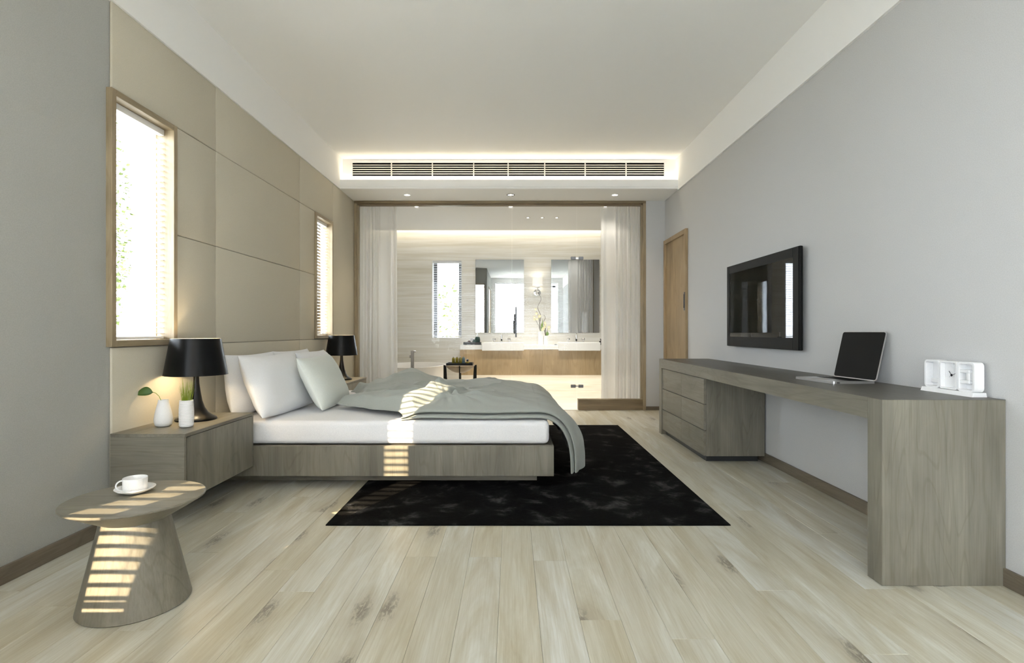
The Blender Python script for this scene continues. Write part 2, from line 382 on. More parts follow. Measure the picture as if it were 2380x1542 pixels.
tag(obj('wall_right', B(XR, 2.2, -2.6, 9.6, 0, 3.25), 'right_paint'), kind='structure')
RW = (-0.70, 1.85, 0.25, 2.98)
def grow(w): return tuple(v+d for v, d in zip(w, (.012, -.012, .012, -.012)))
tag(obj('wall_near_added', walled(-2.08, -.83, 0, ZC, [grow(W3), grow(W7)], lambda bm, a, b_, z0, z1: box(bm, a, b_, .75, YN, z0, z1)), 'left_fabric'), kind='structure')
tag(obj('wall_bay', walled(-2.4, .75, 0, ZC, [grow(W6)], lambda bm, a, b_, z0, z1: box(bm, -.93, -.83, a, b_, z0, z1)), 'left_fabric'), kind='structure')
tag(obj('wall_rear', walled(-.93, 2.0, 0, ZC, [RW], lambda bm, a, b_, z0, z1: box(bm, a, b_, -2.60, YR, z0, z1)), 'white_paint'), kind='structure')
tag(obj('wall_far', B(1.752, 2.0, YG, 7.15, 0, ZS), 'right_paint'), kind='structure')
ceil = tag(obj('ceiling', box(B(-2.2, 2.2, .75, 7.2, ZC, 3.25), -.95, 2.2, -2.6, .75, ZC, 3.25), 'white_paint'), kind='structure')
obj('side_band', B(XL, -2.055, YN, 6.53, 2.738, ZC), 'white_paint', ceil)
obj('side_band', B(1.985, XR, YR, 6.53, 2.742, ZC), 'white_paint', ceil)
obj('side_bead', B(1.981, XR, YR, 6.43, 2.724, 2.742), 'white_paint', ceil)
obj('bulkhead', B(-2.08, 2.0, 6.527, 7.15, 2.80, ZC), 'white_paint', ceil)
obj('soffit', B(-2.08, 2.0, 6.452, 7.15, ZS, 2.80), 'white_paint', ceil)
obj('cove_lip', B(-2.055, 1.985, 6.43, 6.452, 2.766, 2.847), 'white_paint', ceil)
obj('cove_bead', B(-2.055, 1.985, 6.437, 6.452, 2.742, 2.766), 'white_paint', ceil)
tag(obj('led_strip', B(-2.04, 1.97, 6.475, 6.49, 2.80, 2.808), 'led'), 'warm light strip hidden in the ceiling cove under the air grille', 'light')
lamp('cove_light', 'AREA', (-0.035, 6.470, 2.812), 8.0, (1.0, 0.85, 0.62), size=3.96, size_y=0.03, direction=(0, 0, 1))

# baseboards
tag(obj('baseboard_left', B(XL, -2.066, YN, 2.775, 0, 0.072, bevel=0.002), 'base_wood'), kind='structure')
tag(obj('baseboard_right', B(1.986, XR, YR, 6.10, 0, 0.072, bevel=0.002), 'base_wood'), kind='structure')
tag(obj('baseboard_far', B(1.752, 1.986, YG-0.012, YG, 0, 0.050, bevel=0.002), 'base_wood'), kind='structure')

# bathroom shell
tag(obj('floor_bathroom', B(-2.6, 2.0, 7.05, 9.34, -0.12, 0.0), 'bath_floor'), kind='structure')
BW = (-1.39, -0.867, 0.91, 2.27)
wb = tag(obj('wall_bathroom', walled(-2.6, 2.2, 0, 3.25, [BW], lambda bm, a, b_, z0, z1: box(bm, a, b_, YB, 9.56, z0, z1)), 'stone'), kind='structure')
tag(obj('wall_bathroom_left', B(-2.72, -2.5, 7.05, 9.56, 0, 3.25), 'stone'), kind='structure')
tag(obj('wall_bathroom_front', B(-2.6, -2.08, 7.05, 7.15, 0, 3.25), 'white_paint'), kind='structure')
cb = tag(obj('ceiling_bathroom', B(-2.6, 2.0, 7.15, 9.17, 2.756, 2.86), 'white_paint'), kind='structure')
obj('slot_ceiling', B(-2.6, 2.0, 9.10, YB, 3.02, 3.12), 'white_paint', cb)
obj('slot_side', B(-2.6, 2.0, 9.10, 9.17, 2.86, 3.02), 'white_paint', cb)
tag(obj('led_strip', B(-2.45, 1.95, 9.235, 9.255, 3.0, 3.02), 'led'), 'warm light strip in the slot over the bathroom stone wall', 'light')
lamp('slot_light', 'AREA', (-0.25, 9.245, 2.985), 9, (1.0, 0.90, 0.74), size=4.3, size_y=0.05, direction=(0, 0, -1))

# ---------------------------------------------------------------- windows and blinds
def window_x(name, w, xin, xout=-2.18):
    """window in the left wall: oak lining, sill, pane, white sash"""
    r = bpy.data.objects.new(name, None); C.objects.link(r); r.location = (xin, w[0], w[2]); r['kind'] = 'structure'
    y0, y1, z0, z1 = w
    obj('frame_side', B(xout, xin, y0, y0+f, z0, z1, bevel=0.002), 'frame_wood', r); obj('frame_side', B(xout, xin, y1-f, y1, z0, z1, bevel=0.002), 'frame_wood', r)
    obj('frame_head', B(xout, xin, y0+f, y1-f, z1-f, z1, bevel=0.002), 'frame_wood_y', r); obj('frame_sill', B(xout, xin, y0+f, y1-f, z0, z0+f, bevel=0.002), 'frame_wood_y', r)
    a, b_, c, d = hole(w); bm = bmesh.new()
    for q in ((a, a+.018, c, d), (b_-.018, b_, c, d), (a+.018, b_-.018, c, c+.018), (a+.018, b_-.018, d-.018, d)): box(bm, -2.178, -2.160, q[0], q[1], q[2], q[3])
    obj('sash', bm, 'white_gloss', r); obj('pane', B(-2.171, -2.167, a+.017, b_-.017, c+.017, d-.017), 'pane', r)
    return r
window_x('window_1', W1, -2.050); window_x('window_2', W2, -2.050); 
def window_flat(name, w, axis, out, inn, pane_at):
    """window in a 10 cm wall: axis 0 spans x, axis 1 spans y"""
    r = bpy.data.objects.new(name, None); C.objects.link(r); r.location = ((w[0], inn, w[2]) if axis == 0 else (inn, w[0], w[2])); r['kind'] = 'structure'
    def bb(a, b_, c, d, p, q): return B(a, b_, p, q, c, d) if axis == 0 else B(p, q, a, b_, c, d)
    a, b_, c, d = w; t = .014
    obj('frame_side', bb(a, a+t, c, d, out, inn), 'frame_wood', r); obj('frame_side', bb(b_-t, b_, c, d, out, inn), 'frame_wood', r)
    obj('frame_head', bb(a+t, b_-t, d-t, d, out, inn), 'frame_wood', r); obj('frame_sill', bb(a+t, b_-t, c, c+t, out, inn), 'frame_wood', r)
    obj('pane', bb(a+t, b_-t, c+t, d-t, pane_at-.002, pane_at+.002), 'pane', r)
window_flat('window_3_added', W3, 0, .745, .865, .765); window_flat('window_7_added', W7, 0, .745, .865, .765); window_flat('window_6_added', W6, 1, -.935, -.815, -.915)
def blind(axis, pos, a0, a1, z0, z1, pitch, width, tilt, label, cords=2):
    """venetian blind; axis 0: slats run along x at y=pos, axis 1: slats run along y at x=pos"""
    cx, cy = ((a0+a1)/2, pos) if axis == 0 else (pos, (a0+a1)/2)
    r = thing('venetian_blind', label, 'blind', (cx, cy, z0)); L2 = (a1-a0)/2-0.003
    def bar(name, h, t, zc, mat='slat'):
        return obj(name, B(*((cx-L2, cx+L2, cy-t/2, cy+t/2) if axis == 0 else (cx-t/2, cx+t/2, cy-L2, cy+L2)), zc-h/2, zc+h/2, bevel=0.001), mat, r)
    bar('headrail', 0.034, 0.034, z1-0.018); bar('bottom_rail', 0.014, width*0.8, z0+0.010)
    bm = bmesh.new(); c, s = math.cos(tilt)*width/2, math.sin(tilt)*width/2
    prof = [(-1.0, 0), (-0.5, 0.0016), (0, 0.0022), (0.5, 0.0016), (1.0, 0)]
    up, dn = [], []
    for k, hh in prof:
        for e in (-L2, L2):
            for (lst, dz) in ((up, 0.0012), (dn, -0.0012)):
                p = (k*c, e, k*s+hh+dz) if axis == 1 else (e, k*c, k*s+hh+dz)
                lst.append(bm.verts.new(p))
    for i in range(len(prof)-1):
        for lst in (up, dn): bm.faces.new((lst[2*i], lst[2*i+1], lst[2*i+3], lst[2*i+2]))
    for i in (0, 2*(len(prof)-1)): bm.faces.new((up[i], up[i+1], dn[i+1], dn[i]))
    bmesh.ops.recalc_face_normals(bm, faces=bm.faces)
    me = bpy.data.meshes.new('slat'); bm.to_mesh(me); bm.free(); me.materials.append(M['slat'])
    z = z0+0.035
    while z < z1-0.045:
        o = bpy.data.objects.new('slat', me); C.objects.link(o); o.parent = r; o.location = (0, 0, z-z0); z += pitch
    for k in range(cords):
        e = -L2+(k+.5)*2*L2/cords if cords > 2 else (-1+2*k)*L2*0.62
        p = (cx+e, cy) if axis == 0 else (cx, cy+e)
        obj('lift_cord', T([(p[0], p[1], z0+.01), (p[0], p[1], z1-.02)], 0.0008, 4), 'slat', r)
    return r
blind(1, -2.125, *hole(W1), 0.034, 0.0335, 0.0, 'white venetian blind in the nearer oak-framed window, above the black lamp')
blind(1, -2.125, *hole(W2), 0.034, 0.0335, 0.0, 'white venetian blind in the small far oak-framed window by the curtain')
blind(0, .825, W3[0]+.014, W3[1]-.014, .600, W3[3]-.014, 0.047, 0.030, 0.0, 'narrow white venetian blind added unseen beside the camera to stripe the sunlight')
blind(0, .82, W7[0]+.014, W7[1]-.014, W7[2]+.014, W7[3]-.014, 0.045, 0.052, math.radians(35), 'white venetian blind of the added daylight window beside the narrow one')
blind(1, -.86, W6[0]+.014, W6[1]-.014, W6[2]+.014, W6[3]-.014, 0.045, 0.045, 0.0, 'white venetian blind of the wide daylight window added unseen behind the camera', 3)
# rear window
r = bpy.data.objects.new('window_4', None); C.objects.link(r); r.location = (0, YR, RW[2]); r['kind'] = 'structure'
for q in ((RW[0], RW[0]+.05, RW[2], RW[3]), (RW[1]-.05, RW[1], RW[2], RW[3])): obj('frame_side', B(q[0], q[1], -2.57, YR+.012, q[2], q[3]), 'white_gloss', r)
obj('frame_head', B(RW[0]+.05, RW[1]-.05, -2.57, YR+.012, RW[3]-.05, RW[3]), 'white_gloss', r); obj('frame_sill', B(RW[0]+.05, RW[1]-.05, -2.57, YR+.03, RW[2], RW[2]+.05), 'white_gloss', r)
for k in (1, 2):
    xm = RW[0]+k*(RW[1]-RW[0])/3; obj('mullion', B(xm-.025, xm+.025, -2.57, -2.51, RW[2]+.05, RW[3]-.05), 'white_gloss', r)
obj('pane', B(RW[0]+.05, RW[1]-.05, -2.542, -2.538, RW[2]+.05, RW[3]-.05), 'pane', r)
blind(0, -2.465, RW[0]+.055, RW[1]-.055, RW[2]+.055, RW[3]-.052, 0.046, 0.050, math.radians(40), 'wide white venetian blind of the big window behind the camera', 5)
# bathroom window
r = bpy.data.objects.new('window_5', None); C.objects.link(r); r.location = (-1.128, YB, BW[2]); r['kind'] = 'structure'
for q in ((BW[0], BW[0]+.012, BW[2], BW[3]), (BW[1]-.012, BW[1], BW[2], BW[3]), (BW[0]+.012, BW[1]-.012, BW[2], BW[2]+.012), (BW[0]+.012, BW[1]-.012, BW[3]-.012, BW[3])):
    obj('frame', B(q[0], q[1], YB-.004, 9.54, q[2], q[3]), 'white_gloss', r)
obj('sash', B(BW[0]+.012, BW[0]+.075, 9.48, 9.51, BW[2]+.012, BW[3]-.012), 'dark_steel', r); obj('sash', B(BW[1]-.075, BW[1]-.012, 9.48, 9.51, BW[2]+.012, BW[3]-.012), 'dark_steel', r)
obj('pane', B(BW[0]+.07, BW[1]-.07, 9.493, 9.497, BW[2]+.012, BW[3]-.012), 'pane', r)
blind(0, 9.40, BW[0]+.012, BW[1]-.012, BW[2]+.02, BW[3]-.012, 0.040, 0.03, 0.0, 'white venetian blind in the bathroom window over the tub')

# outdoors
tag(obj('ground', B(-30, 30, -30, 30, -0.6, -0.5), 'lawn'), kind='structure')
def leafy(name, label, cat, cx, cy, z0, z1, rx, ry, n, seed, trunk=True, group=None):
    rnd = random.Random(seed); r = thing(name, label, cat, (cx, cy, -0.5), group)
    bm = bmesh.new(); zc, rz = (z0+z1)/2, (z1-z0)/2
    for _ in range(n):
        while True:
            a, b_, c = (rnd.uniform(-1, 1) for _ in range(3))
            if a*a+b_*b_+c*c < 1: break
        p = Vector((cx+a*rx, cy+b_*ry, zc+c*rz)); s = rnd.uniform(0.04, 0.09)
        d1 = Vector((rnd.uniform(-1, 1), rnd.uniform(-1, 1), rnd.uniform(-1, 1))).normalized(); d2 = d1.cross(Vector((rnd.uniform(-1, 1), rnd.uniform(-1, 1), 1))).normalized()
        bm.faces.new([bm.verts.new(q) for q in (p-d1*s, p+d2*s*.45, p+d1*s, p-d2*s*.45)])
    tag(obj('foliage', bm, 'outdoor_leaf', r), kind='stuff')
    if trunk: obj('trunk', T([(cx, cy, -0.5), (cx+.05, cy, z0), (cx, cy, zc)], [0.09, 0.07, 0.04]), 'bark', r)
leafy('garden_tree', 'slender green tree outside the nearer side window', 'tree', -7.28, 9.3, 0.6, 5.2, 0.55, 0.7, 2400, 3)
leafy('garden_tree', 'rounded green tree outside the bathroom window', 'tree', -1.45, 14.0, 0.2, 2.3, 1.1, 0.8, 1100, 5)
for k, xx in enumerate((-3.0, -0.2, 2.6)):
    leafy('garden_shrub', ('left', 'middle', 'right')[k]+' one of the green shrubs in the garden behind the camera', 'shrub', xx, -7.5, -0.4, 1.5, 1.2, 0.8, 900, 9+k, False, 'shrubs outside the rear window')

# ---------------------------------------------------------------- air grille and ceiling lamps
gx0, gx1, gz0, gz1 = -1.932, 1.843, 2.915, 3.076
r = thing('air_grille', 'long white air conditioning grille with dark slots above the cove', 'air grille', ((gx0+gx1)/2, 6.527, gz0))
obj('dark_back', B(gx0, gx1, 6.523, 6.5268, gz0, gz1), 'matt_black', r)
pitch = (gz1-gz0)/6
for k in range(1, 6):
    zc = gz0+k*pitch-.001; obj('slat', B(gx0, gx1, 6.514, 6.521, zc-.0045, zc+.0045), 'grille', r)
for px in (910, 1005, 1101, 1181, 1266, 1360, 1455):
    xx = (px-1190)*6.515/1250; obj('divider', B(xx-.006, xx+.006, 6.506, 6.521, gz0, gz1), 'grille', r)
for q in ((gx0-.03, gx1+.03, gz1, gz1+.014), (gx0-.03, gx1+.03, gz0-.014, gz0), (gx0-.03, gx0, gz0, gz1), (gx1, gx1+.03, gz0, gz1)):
    obj('frame', B(q[0], q[1], 6.512, 6.527, q[2], q[3]), 'slat', r)
def downlight(xx, yy, zz, rad, rim, energy, label, group, warm=None):
    r = thing('downlight', label, 'ceiling light', (xx, yy, zz), group)
    obj('rim', LT([(rad, zz), (rad, zz-.005), (rad*.80, zz-.006), (rad*.72, zz-.0005)], xx, yy, 24), rim, r, smooth=True, sharp=40)
    obj('lens', LT([(0.001, zz-.0012), (rad*.74, zz-.0012)], xx, yy, 24), 'bulb', r)
    if energy: lamp('downlight_beam', 'SPOT', (xx, yy, zz-.02), energy, warm or (1.0, 0.94, 0.85), direction=(0, 0, -1), spot_size=math.radians(95), spot_blend=0.9, shadow_soft_size=0.03)
    return r
downlight(-1.31, 6.72, ZS, 0.046, 'slat', 26, 'left white-rimmed downlight in the soffit over the glass partition', 'downlights in the bedroom soffit', (1.0, 0.80, 0.54))
downlight(-0.016, 6.72, ZS, 0.050, 'black', 26, 'dark-rimmed middle downlight in the soffit over the glass partition', 'downlights in the bedroom soffit', (1.0, 0.80, 0.54))
downlight(1.285, 6.72, ZS, 0.046, 'slat', 26, 'right white-rimmed downlight in the soffit over the glass partition', 'downlights in the bedroom soffit', (1.0, 0.80, 0.54))
for xx, wd in ((-1.318, 'left'), (-0.018, 'middle'), (1.29, 'right')):
    downlight(xx, 7.42, 2.756, 0.034, 'slat', 26, f'{wd} small downlight behind the glass in the bathroom ceiling row of three white ones', 'white downlights in the bathroom ceiling')
for xx, wd in ((0.241, 'left'), (0.456, 'middle'), (0.677, 'right')):
    downlight(xx, 8.14, 2.756, 0.030, 'dark_steel', 70, f'{wd} one of the three close-set dark-rimmed bathroom spotlights', 'dark-rimmed bathroom spotlights')

# ---------------------------------------------------------------- glass partition
r = thing('glass_partition', 'oak-framed clear glass wall with a glass door between bedroom and bathroom', 'partition', (0, YG, 0))
obj('head_beam', B(-2.066, 1.752, YG-.004, 7.135, 2.706, ZS, bevel=0.002), 'frame_wood_x', r); obj('head_stop', B(-2.03, 1.702, YG+.030, 7.13, 2.688, 2.706), 'frame_wood_x', r)
obj('post', B(-2.066, -2.032, YG-.004, 7.135, 0, 2.706, bevel=0.002), 'frame_wood', r); obj('post_stop', B(-2.032, -2.018, YG+.03, 7.13, 0, 2.69), 'frame_wood', r)
obj('post', B(1.712, 1.752, YG-.004, 7.135, 0, 2.706, bevel=0.002), 'frame_wood', r); obj('post_stop', B(1.698, 1.712, YG+.03, 7.13, 0.141, 2.69), 'frame_wood', r)
obj('plinth', B(0.867, 1.712, YG-.004, 7.135, 0, 0.141, bevel=0.003), 'frame_wood_x', r)
obj('threshold', B(-2.032, 0.867, 7.035, 7.135, -0.01, 0.004), 'bath_floor', r)
yg = 7.083
obj('glass_pane', B(-2.03, -0.004, yg-.005, yg+.005, 0.004, 2.70), 'glass', r)
dp = obj('door_pane', B(0.003, 0.852, yg-.005, yg+.005, 0.010, 2.690), 'glass', r)
obj('glass_pane', B(0.860, 1.712, yg-.005, yg+.005, 0.141, 2.70), 'glass', r)
for zc in (1.995, 0.310):
    h = obj('hinge', B(0.775, 0.838, yg-.018, yg+.018, zc-.020, zc+.020, bevel=.003), 'dark_steel', r)
    obj('clamp', B(0.875, 0.938, yg-.018, yg+.018, zc-.020, zc+.020, bevel=.003), 'dark_steel', h); obj('pin', B(0.838, 0.875, yg-.009, yg+.009, zc-.008, zc+.008), 'chrome', h)
hd = obj('door_handle', T([(0.052, yg-.045, 0.955), (0.052, yg-.045, 1.350)], 0.0095, 16), 'dark_steel', r, smooth=True, sharp=40)
for zc in (1.03, 1.27): obj('standoff', T([(0.052, yg-.045, zc), (0.052, yg+.045, zc)], 0.006, 10), 'dark_steel', hd)
obj('inner_bar', T([(0.035, yg+.045, 1.00), (0.035, yg+.045, 1.26)], 0.009, 16), 'black', hd, smooth=True, sharp=40)
def curtain(x0, x1, y, z0, z1, seed, label):
    rnd = random.Random(seed); n = 200; bm = bmesh.new(); prof = []
    ph = 0.0; 
    for i in range(n+1):
        t = i/n; ph += (2*PI*7.5/n)*(1+.55*math.sin(5*t+seed)+.35*math.sin(13*t+2*seed))
        prof.append((x0+(x1-x0)*t, math.sin(ph)*.028+.008*math.sin(2.3*ph+1)))
    rows = []
    for j in range(9):
        t = j/8; z = z1+(z0-z1)*t; k = 0.65+.45*t
        rows.append([bm.verts.new((px+.006*math.sin(9*px+4*t)*t, y+py*k, z)) for px, py in prof])
    for a, b_ in zip(rows, rows[1:]):
        for i in range(n): bm.faces.new((a[i], a[i+1], b_[i+1], b_[i]))
    r = thing('sheer_curtain', label, 'curtain', ((x0+x1)/2, y, z0))
    obj('fabric', bm, 'curtain', r, smooth=True); obj('rail', B(x0, x1, y-.012, y+.012, z1, z1+.022), 'slat', r)
curtain(-2.06, -1.548, 7.22, 0.02, 2.722, 1, 'off-white sheer curtain at the left end of the glass partition')
curtain(1.195, 1.73, 7.22, 0.02, 2.722, 4, 'off-white sheer curtain at the right end of the glass partition')

# ---------------------------------------------------------------- door in right wall
r = bpy.data.objects.new('door_1', None); C.objects.link(r); r.location = (2.0, 6.55, 0); r['kind'] = 'structure'
y0, y1, zt = 6.11, 6.99, 2.205
obj('frame_side', B(1.968, 2.0, y0, y0+.055, 0, zt, bevel=.003), 'door_wood', r); obj('frame_side', B(1.968, 2.0, y1-.055, y1, 0, zt, bevel=.003), 'door_wood', r)
obj('frame_head', B(1.968, 2.0, y0+.055, y1-.055, zt-.055, zt, bevel=.003), 'door_wood', r)
obj('door_panel', B(1.990, 2.0, y0+.055, y1-.055, 0.005, zt-.055), 'door_wood', r)
h = obj('door_handle', T([(1.962, y0+.03, 1.30), (1.962, y0+.03, 1.455)], 0.007, 10), 'dark_steel', r, smooth=True)
obj('lock_plate', B(1.963, 1.969, y0+.012, y0+.048, 1.27, 1.48), 'dark_steel', h)

# ---------------------------------------------------------------- rug
def rug():
    bm = bmesh.new(); x0, x1, y0, y1 = -0.987, 1.158, 2.848, 5.887; nx, ny = 43, 61
    top = [[bm.verts.new((x0+(x1-x0)*i/nx, y0+(y1-y0)*j/ny, 0.010+.0016*noise.noise(Vector((i*.5, j*.5, 0))) if 0 < i < nx and 0 < j < ny else 0.006)) for i in range(nx+1)] for j in range(ny+1)]
    for j in range(ny):
        for i in range(nx): bm.faces.new((top[j][i], top[j][i+1], top[j+1][i+1], top[j+1][i]))
    ring = [top[0][i] for i in range(nx+1)]+[top[j][nx] for j in range(1, ny+1)]+[top[ny][i] for i in range(nx-1, -1, -1)]+[top[j][0] for j in range(ny-1, 0, -1)]
    low = [bm.verts.new((v.co.x, v.co.y, 0.0005)) for v in ring]; n = len(ring)
    for k in range(n): bm.faces.new((ring[k], low[k], low[(k+1) % n], ring[(k+1) % n]))
    return bm
tag(obj('area_rug', rug(), 'rug', origin=(0, 4.3, 0), smooth=True, sharp=30), 'large black area rug with faint grey mottling under the bed', 'rug')

# ---------------------------------------------------------------- bed
ZM = 0.440
r = thing('platform_bed', 'low grey oak platform bed on a recessed plinth', 'bed', (-0.9, 4.48, 0.0))
obj('plinth', B(-2.064, 0.170, 3.676, 5.285, 0.0125, 0.086), 'oak', r)
obj('side_rail', B(-2.064, 0.273, 3.505, 3.535, 0.086, 0.283, bevel=0.002), 'oak_z', r); obj('side_rail', B(-2.064, 0.273, 5.435, 5.465, 0.086, 0.283, bevel=0.002), 'oak_z', r)
obj('foot_rail', B(0.243, 0.273, 3.535, 5.435, 0.086, 0.283, bevel=0.002), 'oak_z', r); obj('platform', B(-2.064, 0.243, 3.535, 5.435, 0.086, 0.278), 'oak', r)
def mattress():
    bm = B(-2.060, 0.246, 3.548, 5.424, 0.284, ZM); es = [e for e in bm.edges]
    bmesh.ops.bevel(bm, geom=es, offset=0.035, segments=5, affect='EDGES', profile=0.5)
    return bm
r = thing('mattress', 'thick white mattress in a fitted sheet on the bed platform', 'mattress', (-0.9, 4.48, 0.284))
obj('fitted_sheet', mattress(), 'sheet', r, smooth=True)

def smooth(a, b_, x):
    t = max(0.0, min(1.0, (x-a)/(b_-a))); return t*t*(3-2*t)
def duvet():
    bm = bmesh.new()
    # edge cross-section: (Y, height over mattress)
    cs = [(3.64, .006), (3.585, .008), (3.556, .012), (3.545, .022), (3.556, .031), (3.590, .036), (3.635, .0375), (3.648, .0395), (3.635, .0415), (3.592, .044), (3.573, .050), (3.568, .059), (3.580, .068), (3.612, .074)]
    ys = [3.65+(5.36-3.65)*k/130 for k in range(131)]
    sec = cs+[(y, None) for y in ys]+[(5.42, .05), (5.455, .03), (5.47, -.02), (5.478, -.08)]
    def xh(Y):
        if Y < 3.62: return -0.745+.3*(Y-3.545)
        if Y < 4.10: return -0.722-(Y-3.62)*1.33
        return -1.36+.07*smooth(4.10, 4.25, Y)-.19*smooth(4.7, 5.0, Y)+.05*math.sin(Y*5)
    def prof(s, Y):
        """arc s past the foot edge -> x, z offset and normal"""
        near = 1-smooth(3.55, 5.2, Y)
        pts = [(0, 0), (.09, -.012), (.180, -.060), (.245, -.150), (.268, -.255), (.268, -.365)]
        k = (0.66+.34*near)*(.68+.38*smooth(3.54, 3.74, Y)); out = .03*math.exp(-((Y-3.80)/.16)**2)
        L_ = .50; q = min(s/L_, 1)*(len(pts)-1); i = min(int(q), len(pts)-2); t = q-i
        def cr(a): return (pts[max(i-1, 0)][a]*(-t+2*t*t-t**3)+pts[i][a]*(2-5*t*t+3*t**3)+pts[i+1][a]*(t+4*t*t-3*t**3)+pts[min(i+2, len(pts)-1)][a]*(-t*t+t**3))/2
        wv = .016*math.sin(Y*11+.6)+.010*math.sin(Y*23+2)
        return (cr(0)*k+out*q/5+wv*q/5, cr(1)*(0.72+.28*near))
    NU = 230; rows = []
    for (Y, h) in sec:
        x0 = xh(Y); s1 = 0.175-x0; tot = s1+.50; row = []
        for i in range(NU+1):
            s = tot*i/NU
            if s < s1: x = x0+s; z = 0; nx, nz = 0, 1
            else:
                a = prof(s-s1, Y); b2 = prof(s-s1+.01, Y) if s-s1 < .49 else a; c_ = prof(max(s-s1-.01, 0), Y)
                d = Vector((b2[0]-c_[0], b2[1]-c_[1])); d = d.normalized() if d.length > 1e-6 else Vector((1, 0))
                x = 0.175+a[0]; z = a[1]; nx, nz = -d.y, d.x
            if h is None:
                e = smooth(3.60, 3.80, Y); f2 = smooth(-.9, .1, x)
                hh = .074+.030*e*(1-.6*smooth(-.25, .24, x))
                p = Vector((x*2.2, Y*2.0, 0)); hh += .026*e*noise.noise(p)+.016*e*noise.noise(p*2.3+Vector((5, 1, 3)))
                rid = 1-abs(noise.noise(Vector((x*2.6+Y*1.3, Y*2.4-x*.7, 4.2)))); hh += .020*e*(rid**5)*smooth(-.1, -.6, -x*0-0.0+(-x)) if False else .024*e*(rid**7)
                hh += .012*noise.noise(Vector((x*7+Y*2, Y*5, 9)))*e*(1-smooth(-.6, -.2, x))
                hh += .115*math.exp(-((x+.99)/.19)**2-((Y-5.22)/.22)**2)          # far peak
                hh += .022*math.exp(-((x+.15)/.5)**2-((Y-5.0)/.3)**2)
                # turned-back flap and its crumple
                xl = -.735+(Y-3.55)*.62
                fl = (1-smooth(xl-.014, xl+.020, x))*(1-smooth(4.02, 4.30, Y))
                hh += fl*.055*math.exp(-((x-xl)/.36)**2)+fl*.008
                for (bx, by, bw, bl, ang, bh) in ((-.565, 3.98, .026, .12, 1.0, .070), (-.50, 3.84, .020, .09, .5, .045), (-.41, 3.90, .018, .08, 2.1, .045), (-.62, 3.86, .03, .12, .9, .018), (-.30, 4.02, .03, .10, .3, .018), (-.46, 3.95, .018, .03, 0, -.045), (-.72, 4.15, .03, .16, .7, .02), (-1.05, 4.0, .035, .22, .35, .014), (-1.2, 4.35, .03, .2, 2.6, .016), (-.2, 4.3, .05, .3, .2, .012), (-1.38, 4.6, .025, .12, 1.4, .022), (-1.33, 4.75, .025, .12, 1.2, .02)):
                    dx, dy = x-bx, Y-by; ca, sa = math.cos(ang), math.sin(ang); u2, v2 = dx*ca+dy*sa, -dx*sa+dy*ca
                    hh += bh*math.exp(-(u2/bl)**2-(v2/bw)**2)
                # folds fanning out of the crumple and long soft creases
                dx, dy = x+.50, Y-3.90; rr = math.hypot(dx, dy); an = math.atan2(dy, dx)
                hh += .016*math.exp(-((rr-.22)/.16)**2)*(math.sin(an*7+rr*6)**3)*e
                hh += .010*e*math.exp(-((x+.1)/.55)**2)*(max(0, math.sin((x*1.1+Y*2.3)*6.0+2*noise.noise(Vector((x*2, Y*2, 7)))))**4)
                hh += .012*e*math.exp(-((x+1.15)/.28)**2)*(max(0, math.sin((x*2.6-Y*1.2)*7.5+3*noise.noise(Vector((x*3, Y*3, 1)))))**3)
                hh *= (.35+.65*smooth(0, .10, s))*1.0
                hh = max(hh, .006)
                hang = .074*(1-.45*smooth(s1, tot, s))+.014*noise.noise(Vector((s*5, Y*6, 2)))
                tt = smooth(s1-.22, s1+.06, s); hh = hh*(1-tt)+hang*tt
            else:
                hh = h*(1 if s < s1 else (1-.25*smooth(s1, tot, s)))
                if Y < 3.9 and s < s1: hh *= smooth(-.02, .13, s)*.85+.15; hh = max(hh, .004)
                if Y < 3.9: hh += .003*math.sin(x*9)*smooth(0, .2, s)
            yy = Y
            if s > s1:      # the hanging near edge gathers inwards at its foot
                q = (s-s1)/.5; g2 = 1-smooth(3.55, 4.3, Y); yy = Y+.07*q*g2*math.sin(q*2.4)
            row.append(bm.verts.new((x+nx*hh, yy, ZM+z+nz*hh)))
        rows.append(row)
    for a, b_ in zip(rows, rows[1:]):
        for i in range(NU): bm.faces.new((a[i], a[i+1], b_[i+1], b_[i]))
    bmesh.ops.recalc_face_normals(bm, faces=bm.faces)
    return bm
o = tag(obj('duvet', duvet(), 'duvet', origin=(-0.5, 4.4, ZM), smooth=True), 'rumpled sage-grey duvet hanging over the foot of the bed', 'duvet')
md = o.modifiers.new('thickness', 'SOLIDIFY'); md.thickness = 0.006; md.offset = -1
md = o.modifiers.new('smooth', 'SUBSURF'); md.levels = 1; md.render_levels = 1

